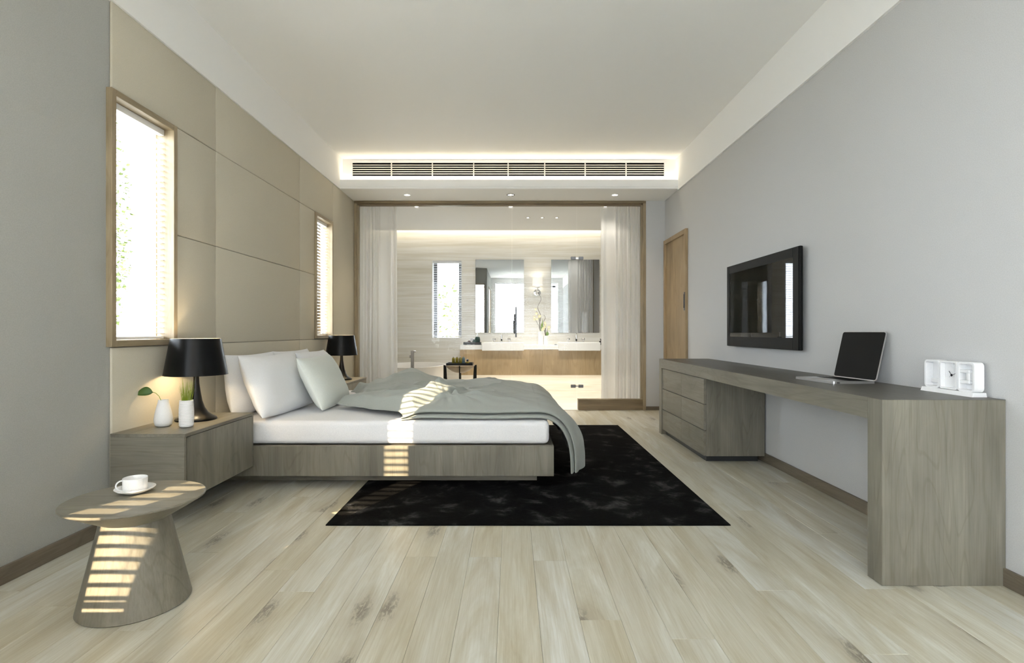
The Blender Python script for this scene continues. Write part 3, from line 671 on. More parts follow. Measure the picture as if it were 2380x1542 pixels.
def pillow(w, h, t, ctr, lean, yaw, mat, label, seed, roll=0.0, name='pillow'):
    bm = bmesh.new(); n = 30; rnd = seed*3.7
    Rm = Matrix.Rotation(yaw, 3, 'Z'); U = Rm @ Vector((-math.sin(lean), 0, math.cos(lean))); Nn = Rm @ Vector((math.cos(lean), 0, math.sin(lean))); Wd = Rm @ Vector((0, 1, 0))
    if roll: Rr = Matrix.Rotation(roll, 3, Nn); U = Rr @ U; Wd = Rr @ Wd
    ctr = Vector(ctr); gs = {}
    for side in (1, -1):
        for i in range(n+1):
            for j in range(n+1):
                u = -math.cos(PI*i/n); v = -math.cos(PI*j/n)
                edge = i in (0, n) or j in (0, n)
                if edge and side == -1: gs[(side, i, j)] = gs[(1, i, j)]; continue
                px = u*(1-.055*(1-v*v)); py = v*(1-.055*(1-u*u))
                th = (max(0, (1-u**4)*(1-v**4)))**.62
                th *= 1-.22*max(0, (abs(u*v))**2)
                wr = .10*noise.noise(Vector((u*1.6+rnd, v*1.6, side)))+.05*noise.noise(Vector((u*4+rnd, v*4, side*2)))
                cr2 = .06*math.sin(9*math.atan2(v, u)+rnd)*(abs(u)**3+abs(v)**3)*.5
                zz = side*t/2*th*(1+wr+cr2*(1 if side > 0 else .5))
                sag = -.02*(1-v)*.5*(1-u*u)
                curl = .018*(u*u*v*v)*side*0+.012*math.sin(3*u+rnd)*(abs(v)**4)
                gs[(side, i, j)] = bm.verts.new(ctr+Wd*(px*w/2)+U*(py*h/2+sag)+Nn*(zz+curl))
        for i in range(n):
            for j in range(n):
                q = [gs[(side, i, j)], gs[(side, i+1, j)], gs[(side, i+1, j+1)], gs[(side, i, j+1)]]
                bm.faces.new(q if side > 0 else q[::-1])
    bmesh.ops.recalc_face_normals(bm, faces=bm.faces)
    loc = (ctr.x, ctr.y, ctr.z-h/2*math.cos(lean))
    o = obj(name, bm, mat, origin=loc, smooth=True); tag(o, label, 'pillow', 'pillows on the bed')
    return o
D = math.radians
pillow(.74, .42, .17, (-1.905, 3.97, .662), D(7), 0, 'linen', 'white pillow upright against the wall beside the near lamp', 1)
pillow(.74, .42, .17, (-1.905, 4.73, .662), D(7), 0, 'linen', 'white pillow upright against the wall on the far half of the bed', 2)
pillow(.78, .44, .18, (-1.700, 3.90, .662), D(22), D(-3), 'linen', 'big white pillow nearest the camera, leaning back in the near stack', 3)
pillow(.76, .42, .17, (-1.715, 4.79, .662), D(20), D(2), 'linen', 'white pillow leaning in the far stack behind the pale green one', 4)
pillow(.78, .42, .17, (-1.475, 4.24, .650), D(26), D(3), 'green_linen', 'pale green-white pillow in front of the others', 5)

# ---------------------------------------------------------------- nightstands
def nightstand(y0, y1, label):
    x0, x1, z0, z1 = -2.064, -1.678, 0.155, 0.504
    r = thing('nightstand', label, 'nightstand', ((x0+x1)/2, (y0+y1)/2, z0), 'floating nightstands beside the bed')
    obj('side_panel', B(x0, x1-.004, y0, y0+.018, z0, z1-.018, bevel=.001), 'oak', r); obj('side_panel', B(x0, x1-.004, y1-.018, y1, z0, z1-.018, bevel=.001), 'oak', r)
    obj('top_panel', B(x0, x1, y0, y1, z1-.018, z1, bevel=.0015), 'oak_y', r); obj('bottom_panel', B(x0, x1-.004, y0+.018, y1-.018, z0, z0+.018), 'oak_y', r)
    obj('back_panel', B(x0, x0+.01, y0+.018, y1-.018, z0+.018, z1-.018), 'oak', r)
    obj('drawer_front', B(x1-.022, x1-.002, y0+.021, y1-.021, z0+.003, z1-.021, bevel=.0012), 'oak_z', r)
nightstand(2.760, 3.497, 'floating oak nightstand near the camera, under the near lamp and two small vases')
nightstand(5.470, 6.207, 'floating oak nightstand on the far side of the bed')
# short beam that carries the near one against the wall is hidden inside the cabinet

def table_lamp(cx, cy, z, label):
    r = thing('table_lamp', label, 'lamp', (cx, cy, z), 'black table lamps')
    pr = [(.1105, z), (.112, z+.006), (.108, z+.012), (.088, z+.022), (.064, z+.042), (.046, z+.072), (.033, z+.112), (.024, z+.165), (.0175, z+.215), (.015, z+.27), (.014, z+.33), (.014, z+.40)]
    obj('base', LT(pr, cx, cy, 48, cap0=True, cap1=True), 'black', r, smooth=True, sharp=50)
    s0, s1 = z+.268, z+.484
    sh = obj('lamp_shade', LT([(.170, s0), (.134, s1)], cx, cy, 64), 'black_shade', r, smooth=True)
    obj('shade_lining', LT([(.1685, s0+.0005), (.1325, s1-.0005)], cx, cy, 64), 'gold_in', sh, smooth=True)
    obj('shade_rim', LT([(.1705, s0+.003), (.1712, s0), (.1680, s0), (.1680, s0+.003)], cx, cy, 64), 'black_shade', sh)
    obj('bulb', LT([(.004, z+.400), (.016, z+.405), (.028, z+.430), (.024, z+.450), (.004, z+.458)], cx, cy, 16), 'bulb', r, smooth=True)
    bm = bmesh.new()
    for k in range(3): a = 2*PI*k/3; tube(bm, [(cx, cy, s1-.012), (cx+.1335*math.cos(a), cy+.1335*math.sin(a), s1-.006)], .0018, 6)
    obj('shade_spider', bm, 'black', r)
    lamp('lamp_glow', 'POINT', (cx, cy, z+.345), 8.5, (1.0, 0.77, 0.46), shadow_soft_size=0.025)
table_lamp(-1.885, 3.21, 0.5045, 'black table lamp with trumpet base on the near nightstand')
table_lamp(-1.86, 5.87, 0.5045, 'black table lamp on the far nightstand by the curtain')

# vases on the near nightstand
zv = 0.505
def vase_leaf():
    cx, cy = -1.935, 2.985
    r = thing('vase', 'plain white teardrop vase holding one dark leaf', 'vase', (cx, cy, zv))
    pr = [(.030, zv), (.040, zv+.006), (.0455, zv+.025), (.0460, zv+.045), (.041, zv+.075), (.034, zv+.105), (.0275, zv+.128), (.0255, zv+.140), (.0265, zv+.146), (.0235, zv+.146), (.0235, zv+.12), (.036, zv+.06)]
    obj('body', LT(pr, cx, cy, 36, cap0=True), 'ceramic', r, smooth=True, sharp=70)
    g2 = thing('leaf_sprig', 'single dark green leaf on a curved stem in the plain white vase', 'leaf', (cx, cy, zv+.12))
    st = [(cx+.005, cy, zv+.06), (cx-.012, cy, zv+.14), (cx-.024, cy, zv+.166), (cx-.042, cy, zv+.183), (cx-.062, cy, zv+.190)]
    obj('stem', T(st, .0016, 6), 'stem_green', g2, smooth=True)
    bm = bmesh.new(); nn = 10; prev = None; o0 = Vector((cx-.058, cy, zv+.190)); ax = Vector((-.085, -.015, -.008))
    for i in range(nn+1):
        t = i/nn; wd = .030*math.sin(PI*min(1, t*1.0))**.7*(1-.25*t); c_ = o0+ax*t+Vector((0, 0, .012*math.sin(PI*t)))
        row = [bm.verts.new(c_+Vector((0, .3*wd, wd*.9))*k+Vector((0, 0, -.004*k*k))) for k in (-1, -.5, 0, .5, 1)] 
        if prev:
            for k in range(4): bm.faces.new((prev[k], prev[k+1], row[k+1], row[k]))
        prev = row
    o = obj('leaf', bm, 'leaf', g2, smooth=True); o.modifiers.new('t', 'SOLIDIFY').thickness = .0012
vase_leaf()
def vase_grass():
    cx, cy = -1.795, 2.965
    r = thing('vase', 'ribbed white vase holding a tuft of green grass', 'vase', (cx, cy, zv))
    pr = [(.026, zv)]; nr = 17
    for k in range(nr*4+1):
        t = k/(nr*4); rr = .0335+.0035*math.sin(PI*(t*.9+.12))-.003*(1 if t < .03 else 0)+.0011*math.cos(2*PI*k/4)
        pr.append((rr, zv+.003+.143*t))
    pr += [(.029, zv+.147), (.029, zv+.10)]
    obj('body', LT(pr, cx, cy, 36, cap0=True), 'ceramic', r, smooth=True, sharp=80)
    g2 = thing('grass_tuft', 'tuft of upright green grass in the ribbed white vase', 'plant', (cx, cy, zv+.10)); bm = bmesh.new(); rnd = random.Random(4)
    for _ in range(130):
        a = rnd.uniform(0, 2*PI); rr = .024*math.sqrt(rnd.random()); p = Vector((cx+rr*math.cos(a), cy+rr*math.sin(a), zv+.10))
        L_ = rnd.uniform(.10, .175); lean = Vector((math.cos(a), math.sin(a), 0))*rnd.uniform(0, .02); w = rnd.uniform(.0008, .0016); pa = rnd.uniform(0, PI); wv = Vector((math.cos(pa), math.sin(pa), 0))*w
        prev = None
        for i in range(5):
            t = i/4; q = p+Vector((0, 0, L_*t))+lean*(t*t*1.2); row = (bm.verts.new(q-wv*(1-t*.9)), bm.verts.new(q+wv*(1-t*.9)))
            if prev: bm.faces.new((prev[0], prev[1], row[1], row[0]))
            prev = row
    tag(obj('blades', bm, 'blade', g2), kind='stuff')
vase_grass()

# ---------------------------------------------------------------- round side table with cup
cx, cy = -1.433, 2.048
r = thing('side_table', 'round hourglass side table of grey wood at the lower left', 'side table', (cx, cy, 0))
obj('pedestal', LT([(.182, .0006), (.185, .004), (.1135, .322)], cx, cy, 96, cap0=True), 'oak_z', r, smooth=True, sharp=40)
obj('table_top', LT([(.1135, .322), (.2315, .390), (.2335, .393), (.2335, .397), (.2315, .399)], cx, cy, 96, cap1=True), 'oak', r, smooth=True, sharp=25)
zt = .3995; cx, cy = -1.475, 2.105
r = thing('saucer', 'white saucer under the teacup on the round side table', 'saucer', (cx, cy, zt))
obj('dish', LT([(.030, zt), (.036, zt+.002), (.060, zt+.012), (.069, zt+.020), (.0685, zt+.0215), (.058, zt+.0145), (.034, zt+.0055), (.001, zt+.0055)], cx, cy, 48, cap0=True), 'ceramic', r, smooth=True)
zc = zt+.006
r = thing('teacup', 'white low teacup with a loop handle on the saucer', 'cup', (cx, cy, zc))
obj('body', LT([(.030, zc), (.0375, zc+.003), (.0405, zc+.012), (.0420, zc+.052), (.0412, zc+.0535), (.0398, zc+.052), (.0385, zc+.014), (.033, zc+.007), (.001, zc+.006)], cx, cy, 48, cap0=True), 'ceramic', r, smooth=True, sharp=70)
ha = D(207); hp = []
for k in range(13):
    a = D(-88+176*k/12); rr = .041+.021*math.cos(a); hp.append((cx+rr*math.cos(ha), cy+rr*math.sin(ha), zc+.026+.019*math.sin(a)))
obj('handle', T(hp, .0030, 10), 'ceramic', r, smooth=True)
r = thing('teaspoon', 'small white spoon lying on the saucer rim in front of the cup', 'spoon', (cx, cy-.05, zt+.02))
obj('stem', T([(cx-.050, cy-.042, zt+.0225), (cx-.02, cy-.052, zt+.021), (cx+.015, cy-.051, zt+.0195)], .0018, 8), 'ceramic', r, smooth=True)
obj('bowl', LT([(.001, zt+.0165), (.006, zt+.0175), (.0095, zt+.021), (.0085, zt+.021), (.001, zt+.0185)], cx+.027, cy-.047, 20, sy=.8), 'ceramic', r, smooth=True)

# ---------------------------------------------------------------- desk along the right wall
XD = 1.497
r = thing('long_desk', 'long grey oak desk with drawers along the right wall', 'desk', (1.75, 3.8, 0))
obj('front_apron', B(XD, XD+.03, 2.265, 5.39, .664, .753), 'oak_y', r)
obj('end_panel', B(XD, 1.997, 2.175, 2.265, .0005, .753, bevel=.001), 'oak_z', r); obj('end_panel', B(XD, 1.997, 5.390, 5.470, .0005, .753, bevel=.001), 'oak_z', r)
obj('desk_top', B(XD+.03, 1.997, 2.265, 5.39, .668, .753), 'oak_y', r)
obj('top_veneer', B(XD+.0006, 1.997, 2.1756, 5.4694, .753, .7538), 'desk_top', r)
obj('drawer_cabinet', B(XD+.030, 1.984, 4.223, 5.388, .050, .664), 'oak_z', r); obj('cabinet_plinth', B(XD+.045, 1.95, 4.27, 5.388, .001, .050), 'tray', r)
zz = [.050, .252, .457, .660]; yy = [4.225, 4.790, 5.386]
for i in range(2):
    for j in range(3):
        obj('drawer', B(XD+.010, XD+.0295, yy[i]+.0012, yy[i+1]-.0012, zz[j]+.0025, zz[j+1]-.0025, bevel=.001), 'oak_y', r)

# laptop
zd = .754
def laptop():
    c0_, c1_ = Vector((1.885, 3.155, 0)), Vector((1.915, 2.832, 0))      # hinge line, far and near ends
    wv = (c1_-c0_); wd = wv.length; wv.normalize(); fv = Vector((wv.y, -wv.x, 0)); fv = fv if fv.x < 0 else -fv
    r = thing('laptop', 'open silver laptop with black screen on the desk', 'laptop', (1.78, 2.99, zd))
    def slab(a0, a1, b0, b1, t0, t1, org, U, V, Nn, bev=.004, rd=.012):
        bm = bmesh.new(); pts = []
        for (ca, cb_, s0) in ((a0+rd, b0+rd, PI), (a1-rd, b0+rd, 1.5*PI), (a1-rd, b1-rd, 0), (a0+rd, b1-rd, .5*PI)):
            for k in range(5): a = s0+k*PI/8; pts.append((ca+rd*math.cos(a), cb_+rd*math.sin(a)))
        v0 = [bm.verts.new(org+U*p[0]+V*p[1]+Nn*t0) for p in pts]; v1 = [bm.verts.new(org+U*p[0]+V*p[1]+Nn*t1) for p in pts]; n = len(pts)
        for i in range(n): bm.faces.new((v0[i], v0[(i+1) % n], v1[(i+1) % n], v1[i]))
        bm.faces.new(v0[::-1]); bm.faces.new(v1); bmesh.ops.recalc_face_normals(bm, faces=bm.faces); return bm
    org = Vector((c0_.x, c0_.y, zd)); Z = Vector((0, 0, 1)); dep = .238
    obj('base', slab(0, wd, 0, dep, .001, .014, org, wv, fv, Z), 'alu', r)
    kb = obj('keyboard_well', slab(.03, wd-.03, .022, .125, .0138, .0146, org, wv, fv, Z, rd=.004), 'black', r); bm = bmesh.new()
    for j in range(5):
        for i in range(13):
            p = org+wv*(.034+i*(wd-.068)/13)+fv*(.026+j*.0195); q = p+wv*((wd-.068)/13-.003)+fv*.0165
            a, b_, c_, d_ = p, p+wv*((wd-.068)/13-.003), q, p+fv*.0165
            vs = [bm.verts.new(k+Z*.0162) for k in (a, b_, c_, d_)]; bm.faces.new(vs)
    tag(obj('keys', bm, 'tv_body', kb), kind='stuff')
    obj('trackpad', slab(wd/2-.05, wd/2+.05, .145, .225, .0138, .0143, org, wv, fv, Z, rd=.006), 'steel', r)
    obj('port', B(1.700, 1.712, 2.808, 2.8125, zd+.005, zd+.010), 'black', r)
    up = (Z*math.cos(D(13))-fv*math.sin(D(13))).normalized(); nn = up.cross(wv).normalized(); nn = nn if nn.dot(fv) > 0 else -nn
    o2 = org+Z*.014-fv*.001
    lid = obj('lid', slab(0, wd, 0, .268, -.006, 0, o2, wv, up, nn), 'alu', r)
    obj('screen', slab(.003, wd-.003, .004, .265, 0, .0012, o2, wv, up, nn), 'tv_body', lid)
laptop()

# clock: two thick rounded openwork tiles either side of a square face, on a slab
def clock():
    xf, xb = 1.940, 1.982; ya, yb = 2.257, 2.530; z0, z1 = .772, .900
    r = thing('desk_clock', 'chunky white openwork desk clock on the near end of the desk', 'clock', (1.96, 2.39, zd))
    obj('base_bar', prism(bmesh.new(), [(1.925, zd), (1.990, zd), (1.986, .772), (1.932, .772)], 1, 2.252, 2.535), 'ceramic', r)
    def rim(y0, y1, z0, z1, t, rd, name):
        bm = bmesh.new(); out, inn = [], []
        for (cy_, cz_, s0) in ((y1-rd, z1-rd, 0), (y0+rd, z1-rd, .5*PI), (y0+rd, z0+rd, PI), (y1-rd, z0+rd, 1.5*PI)):
            for k in range(6):
                a = s0+k*PI/10; out.append((cy_+rd*math.cos(a), cz_+rd*math.sin(a))); r2 = max(rd-t, .002); ccy = cy_; ccz = cz_
                inn.append((ccy+r2*math.cos(a), ccz+r2*math.sin(a)))
        n = len(out); V = [[bm.verts.new((xx, p[0], p[1])) for p in lst] for lst in (out, inn) for xx in (xf, xb)]
        of, ob, f_, ib = V
        for i in range(n):
            j = (i+1) % n; bm.faces.new((of[i], of[j], ob[j], ob[i])); bm.faces.new((f_[i], ib[i], ib[j], f_[j])); bm.faces.new((of[i], f_[i], f_[j], of[j])); bm.faces.new((ob[i], ob[j], ib[j], ib[i]))
        bmesh.ops.recalc_face_normals(bm, faces=bm.faces); return obj(name, bm, 'ceramic', r)
    rim(ya, ya+.088, z0, z1, .009, .018, 'rounded_frame'); rim(yb-.088, yb, z0, z1, .009, .018, 'rounded_frame')
    rim(ya+.090, yb-.090, z0+.002, z1-.002, .006, .008, 'face_frame')
    obj('back_board', B(xb-.008, xb-.004, ya+.004, yb-.004, z0+.004, z1-.004), 'ceramic', r)
    fc = obj('clock_face', B(xb-.022, xb-.018, ya+.096, yb-.096, z0+.008, z1-.008), 'ceramic', r)
    cyy, czz = (ya+yb)/2, (z0+z1)/2
    for (dy, dz) in ((0, .05), (0, -.05)): obj('hour_mark', B(xb-.024, xb-.022, cyy-.010, cyy+.010, czz+dz-.002, czz+dz+.002), 'ceramic', fc)
    for (dy, dz) in ((.034, 0), (-.034, 0)): obj('hour_mark', B(xb-.024, xb-.022, cyy+dy-.002, cyy+dy+.002, czz+dz-.012, czz+dz+.012), 'ceramic', fc)
    xh_ = xb-.026
    obj('hour_hand', T([(xh_, cyy, czz), (xh_, cyy+.014, czz+.017)], .0012, 5), 'black', fc); obj('minute_hand', T([(xh_, cyy, czz), (xh_, cyy-.027, czz+.010)], .0009, 5), 'black', fc)
    obj('second_hand', T([(xh_, cyy, czz), (xh_, cyy+.012, czz-.010)], .0004, 4), 'tray', fc); obj('hub', prism(bmesh.new(), [(cyy-.005, czz), (cyy, czz-.006), (cyy+.005, czz), (cyy, czz+.005)], 0, xh_-.002, xh_+.002), 'black', fc)
    # openwork bars: right tile reads like an E, left tile like a C with a hook
    obj('inner_bar', B(xf+.004, xb-.008, ya+.030, ya+.082, czz+.016, czz+.030, bevel=.002), 'ceramic', r); obj('inner_bar', B(xf+.004, xb-.008, ya+.030, ya+.082, czz-.030, czz-.016, bevel=.002), 'ceramic', r)
    obj('inner_bar', B(xf+.004, xb-.008, ya+.030, ya+.046, czz-.016, czz+.016, bevel=.002), 'ceramic', r); obj('inner_bar', B(xf+.004, xb-.008, yb-.080, yb-.034, czz-.040, czz-.022, bevel=.002), 'ceramic', r)
clock()

# ---------------------------------------------------------------- television
r = thing('television', 'black flat television mounted on the right wall above the desk', 'television', (1.985, 4.24, 1.25))
y0, y1, z0, z1 = 3.634, 4.845, .900, 1.612; xf, xb = 1.938, 1.968
bm = B(xf+.004, xb, y0, y1, z0, z1, bevel=.006, seg=2); obj('case', bm, 'tv_body', r, smooth=True, sharp=40)
bm = bmesh.new()
for q in ((y0, y0+.075, z0, z1), (y1-.06, y1, z0, z1), (y0+.075, y1-.06, z0, z0+.085), (y0+.075, y1-.06, z1-.07, z1)): box(bm, xf-.002, xf+.004, q[0]+.003, q[1]-.0 if q[1] != y1 else q[1]-.003, q[2]+(.003 if q[2] == z0 else 0), q[3]-(.003 if q[3] == z1 else 0))
obj('bezel', bm, 'tv_body', r)
obj('screen', B(xf, xf+.004, y0+.075, y1-.06, z0+.085, z1-.07), 'tv_screen', r)
obj('wall_bracket', B(xb, 1.9995, 4.05, 4.43, 1.12, 1.38), 'tv_body', r)

# ---------------------------------------------------------------- bathroom fittings
YV = 8.79
r = thing('vanity_cabinet', 'wall-hung oak vanity cabinet under the double washbasins', 'cabinet', (0.57, 9.06, .317))
x0, x1 = -.851, 1.998
obj('carcass', B(x0, x1, YV+.018, YB-.002, .317, .735), 'vanity_wood', r); obj('end_stile', B(x0, x0+.055, YV, YV+.018, .317, .735), 'vanity_wood', r)
xs = [x0+.058, .50, 1.998]
for a, b_ in zip(xs, xs[1:]): obj('front_panel', B(a, b_-.003, YV, YV+.018, .317, .735, bevel=.001), 'vanity_wood', r)
lamp('vanity_glow', 'AREA', (.57, 9.12, .30), 5, (1.0, 0.92, 0.78), size=2.7, size_y=.06, direction=(0, 0, -1))
tag(obj('led_strip', B(x0+.02, x1-.02, 9.14, 9.16, .305, .317), 'led'), 'warm light strip under the wall-hung vanity', 'light')
tag(obj('countertop', B(x0, x1, YV-.004, YB-.002, .735, .809, bevel=.002), 'white_gloss', origin=(.57, 9.06, .735)), 'white countertop slab on the oak vanity', 'countertop')
def basin(xa, xb_, label):
    r = thing('washbasin', label, 'washbasin', ((xa+xb_)/2, 9.0, .80), 'white washbasins'); y0, y1, z0, z1 = YV-.045, 9.20, .717, .852; bm = bmesh.new()
    box(bm, xa, xb_, y0, YV-.005, z0, z1, bevel=.006)                       # front apron hanging over the counter edge
    for q in ((xa, xa+.02, YV-.005, y1), (xb_-.02, xb_, YV-.005, y1), (xa+.02, xb_-.02, y1-.09, y1)): box(bm, q[0], q[1], q[2], q[3], .8095, z1)
    box(bm, xa+.02, xb_-.02, YV-.005, y1-.09, .8095, .815)
    obj('bowl', bm, 'white_gloss', r)
    obj('drain', LT([(.001, .8165), (.02, .8165), (.022, .815)], (xa+xb_)/2, 8.98, 16), 'chrome', r)
basin(-.490, .190, 'left white washbasin on the vanity'); basin(.755, 1.440, 'right white washbasin on the vanity')
def faucet(xc, label):
    r = thing('faucet', label, 'faucet', (xc, 9.17, .852), 'chrome faucets'); z = .852
    obj('spout', T([(xc, 9.175, z), (xc, 9.175, z+.10), (xc, 9.165, z+.130), (xc, 9.14, z+.145), (xc, 9.105, z+.138), (xc, 9.09, z+.115), (xc, 9.088, z+.045)], [.014, .013, .013, .013, .013, .013, .012], 14), 'chrome', r, smooth=True, sharp=60)
    obj('nozzle', T([(xc, 9.088, z+.050), (xc, 9.088, z+.020)], .014, 14), 'black', r)
    for s in (-.127, .127):
        k = obj('knob', LT([(.001, z+.070), (.018, z+.068), (.029, z+.050), (.030, z+.036), (.022, z+.020), (.014, z+.014), (.014, z)], xc+s, 9.165, 24), 'chrome', r, smooth=True)
faucet(-.176, 'chrome gooseneck faucet with two round knobs at the left washbasin'); faucet(1.088, 'chrome gooseneck faucet with two round knobs at the right washbasin')
for xa, xb_, wd in ((-.632, .206, 'left frameless wall mirror above the left washbasin'), (.680, 1.515, 'right frameless wall mirror above the right washbasin')):
    r = thing('wall_mirror', wd, 'mirror', ((xa+xb_)/2, YB, 1.008), 'bathroom mirrors')
    obj('mirror_glass', B(xa, xb_, YB-.012, YB-.008, 1.008, 2.278), 'mirror', r); obj('backing', B(xa+.003, xb_-.003, YB-.008, YB, 1.011, 2.275), 'dark_steel', r)
# sconce
xs_, ys_ = .437, 9.22
r = thing('wall_sconce', 'chrome wall sconce with a lit white drum shade between the mirrors', 'wall lamp', (xs_, YB, 1.74))
obj('lamp_shade', LT([(.086, 1.825), (.084, 1.955)], xs_, ys_, 40), 'sconce_shade', r, smooth=True)
bm = LT([(.056, 0), (.062, .006), (.058, .018), (.001, .024)], 0, 0, 28, cap0=True); bmesh.ops.rotate(bm, verts=bm.verts, matrix=Matrix.Rotation(PI/2, 3, 'X')); bmesh.ops.translate(bm, verts=bm.verts, vec=(xs_, YB, 1.705))
obj('wall_plate', bm, 'chrome', r, smooth=True, sharp=50)
obj('arm', T([(xs_, YB-.02, 1.70), (xs_, 9.26, 1.70), (xs_, ys_, 1.72), (xs_, ys_, 1.80)], .008, 10), 'chrome', r, smooth=True); obj('cup', LT([(.012, 1.775), (.052, 1.785), (.054, 1.797), (.02, 1.80)], xs_, ys_, 28), 'chrome', r, smooth=True)
obj('ball', LT([(.001, 1.655), (.018, 1.660), (.030, 1.675), (.034, 1.69), (.030, 1.708), (.018, 1.722), (.001, 1.725)], xs_, ys_, 20), 'chrome', r, smooth=True)
obj('bulb', LT([(.003, 1.86), (.02, 1.875), (.022, 1.90), (.003, 1.925)], xs_, ys_, 14), 'bulb', r, smooth=True)
lamp('sconce_glow', 'POINT', (xs_, ys_, 1.93), 0.32, (1.0, 0.93, 0.80), shadow_soft_size=0.03); lamp('sconce_glow_low', 'POINT', (xs_, ys_-.01, 1.84), 0.2, (1.0, 0.93, 0.80), shadow_soft_size=0.02)

# orchids in white square vases
zc = .8095
def orchid(xv, w, h, hgt, label, vl, seed):
    rnd = random.Random(seed); yv = 9.02
    v = thing('square_vase', vl, 'vase', (xv, yv, zc), 'square white orchid vases')
    bm = bmesh.new()
    for q in ((xv-w, xv-w+.004, yv-w, yv+w), (xv+w-.004, xv+w, yv-w, yv+w), (xv-w+.004, xv+w-.004, yv-w, yv-w+.004), (xv-w+.004, xv+w-.004, yv+w-.004, yv+w)): box(bm, *q, zc, zc+h)
    box(bm, xv-w+.004, xv+w-.004, yv-w+.004, yv+w-.004, zc, zc+h*.9); obj('body', bm, 'white_gloss', v)
    r = thing('orchid', label, 'orchid', (xv, yv, zc+h), 'orchids between the mirrors'); z0 = zc+h*.92
    def curl(a, amp, nt, xo, ztop, rad):
        pts = []
        for k in range(26):
            t = k/25; pts.append((xv+xo*t+amp*math.sin(nt*2*PI*t+a)*t, yv+.6*amp*math.cos(nt*2*PI*t+a)*t, z0+(ztop-z0)*t))
        return T(pts, [rad*(1-.6*k/25) for k in range(26)], 6)
    obj('curly_twig', curl(2.6, .042 if hgt > .4 else .026, 2.1, -.03, z0+hgt, .0065), 'stem', r, smooth=True)
    ends = []
    for k in range(3):
        xo = (-.085, -.055, -.02)[k] if hgt > .4 else (-.03, .0, .04)[k]; zt = z0+hgt*(.34, .55, .42)[k]
        pts = [(xv, yv, z0), (xv+xo*.35, yv-.01, z0+(zt-z0)*.5), (xv+xo*.9, yv-.03, z0+(zt-z0)*.9), (xv+xo*1.25, yv-.045, zt)]
        obj('flower_stem', T(pts, .003, 6), 'stem', r, smooth=True); ends.append(pts)
    for pts in ends:
        for q in range(3):
            a = Vector(pts[2]).lerp(Vector(pts[3]), q*.6)+Vector((rnd.uniform(-.02, .02), -.012, rnd.uniform(-.03, .03))); bm = bmesh.new()
            for m_ in range(5):
                an = 2*PI*m_/5+rnd.random()*.5; d = Vector((math.cos(an), -.25, math.sin(an))); e = Vector((-math.sin(an), 0, math.cos(an))); L_ = .026
                vs = [bm.verts.new(a), bm.verts.new(a+d*L_*.5+e*L_*.38), bm.verts.new(a+d*L_), bm.verts.new(a+d*L_*.5-e*L_*.38)]; bm.faces.new(vs)
            obj('blossom', bm, 'petal', r)
    for k in range(3):
        xo = (.03, .015, .045)[k]; hh = hgt*(.36, .26, .18)[k] if hgt > .4 else hgt*(.3, .24, .2)[k]; bm = bmesh.new(); w_ = .012
        vs = [bm.verts.new(p) for p in ((xv+.01, yv-.012, z0), (xv+xo-w_, yv-.02, z0+hh*.5), (xv+xo, yv-.02, z0+hh), (xv+xo+w_, yv-.02, z0+hh*.55), (xv+.025, yv-.012, z0))]; bm.faces.new(vs)
        obj('leaf', bm, 'stem_green', r)
orchid(.478, .040, .225, .64, 'taller orchid with a curly twig reaching the wall sconce', 'taller white square vase of the bigger orchid', 2)
orchid(.563, .030, .150, .36, 'shorter orchid with cream blossoms right of the taller one', 'shorter white square vase of the smaller orchid', 8)

# toiletries on the vanity
x0, x1 = -.800, -.515
r = thing('tray', 'charcoal tray with toiletries at the left end of the vanity', 'tray', ((x0+x1)/2, 8.92, zc)); bm = B(x0, x1, 8.83, 9.01, zc, zc+.008)
for q in ((x0, x1, 8.83, 8.838), (x0, x1, 9.002, 9.01), (x0, x0+.008, 8.838, 9.002), (x1-.008, x1, 8.838, 9.002)): box(bm, *q, zc+.008, zc+.045)
obj('body', bm, 'tray', r)
def bottle(name, xc, yc, z, prof, mat, label, cap=None, capmat='chrome', group=None):
    r = thing(name, label, 'bottle', (xc, yc, z), group)
    obj('body', LT([(a, z+b_) for a, b_ in prof], xc, yc, 24, cap0=True, cap1=True), mat, r, smooth=True, sharp=60)
    if cap: obj('cap', LT([(a, z+b_) for a, b_ in cap], xc, yc, 16, cap1=True), capmat, r, smooth=True, sharp=50)
    return r
zb = zc+.0085
bottle('soap_dispenser', -.575, 8.945, zb, [(.032, 0), (.045, .03), (.046, .08), (.038, .115), (.026, .125)], 'dark_green', 'tall dark green soap dispenser at the back right of the vanity tray', [(.010, .125), (.010, .150), (.006, .152), (.006, .185), (.014, .187), (.014, .196)])
bottle('lotion_jar', -.620, 8.89, zb, [(.026, 0), (.034, .02), (.035, .05), (.030, .072), (.022, .078)], 'dark_green', 'short dark green jar in front of the tall dispenser', [(.008, .078), (.008, .105)])
bottle('perfume_bottle', -.712, 8.95, zb, [(.022, 0), (.024, .004), (.024, .052), (.022, .060)], 'burgundy', 'clear perfume bottle with dark red liquid on the vanity tray', [(.021, .060), (.020, .085), (.010, .092), (.010, .125), (.004, .13), (.004, .155)], 'pane')
r = thing('soap_dish', 'small pale soap dish at the front of the vanity tray', 'soap dish', (-.72, 8.865, zb)); obj('dish', LT([(.022, zb), (.034, zb+.012), (.031, zb+.012), (.001, zb+.004)], -.70, 8.87, 20, cap0=True), 'bowl_wood', r, smooth=True)
r = thing('folded_towel', 'folded white hand towel behind the tray bottles', 'towel', (-.665, 8.975, zb)); bm = bmesh.new()
for k in range(4): box(bm, -.690, -.640, 8.955, 8.998, zb+k*.026, zb+k*.026+.025, bevel=.008, seg=2)
obj('layers', bm, 'sheet', r, smooth=True)
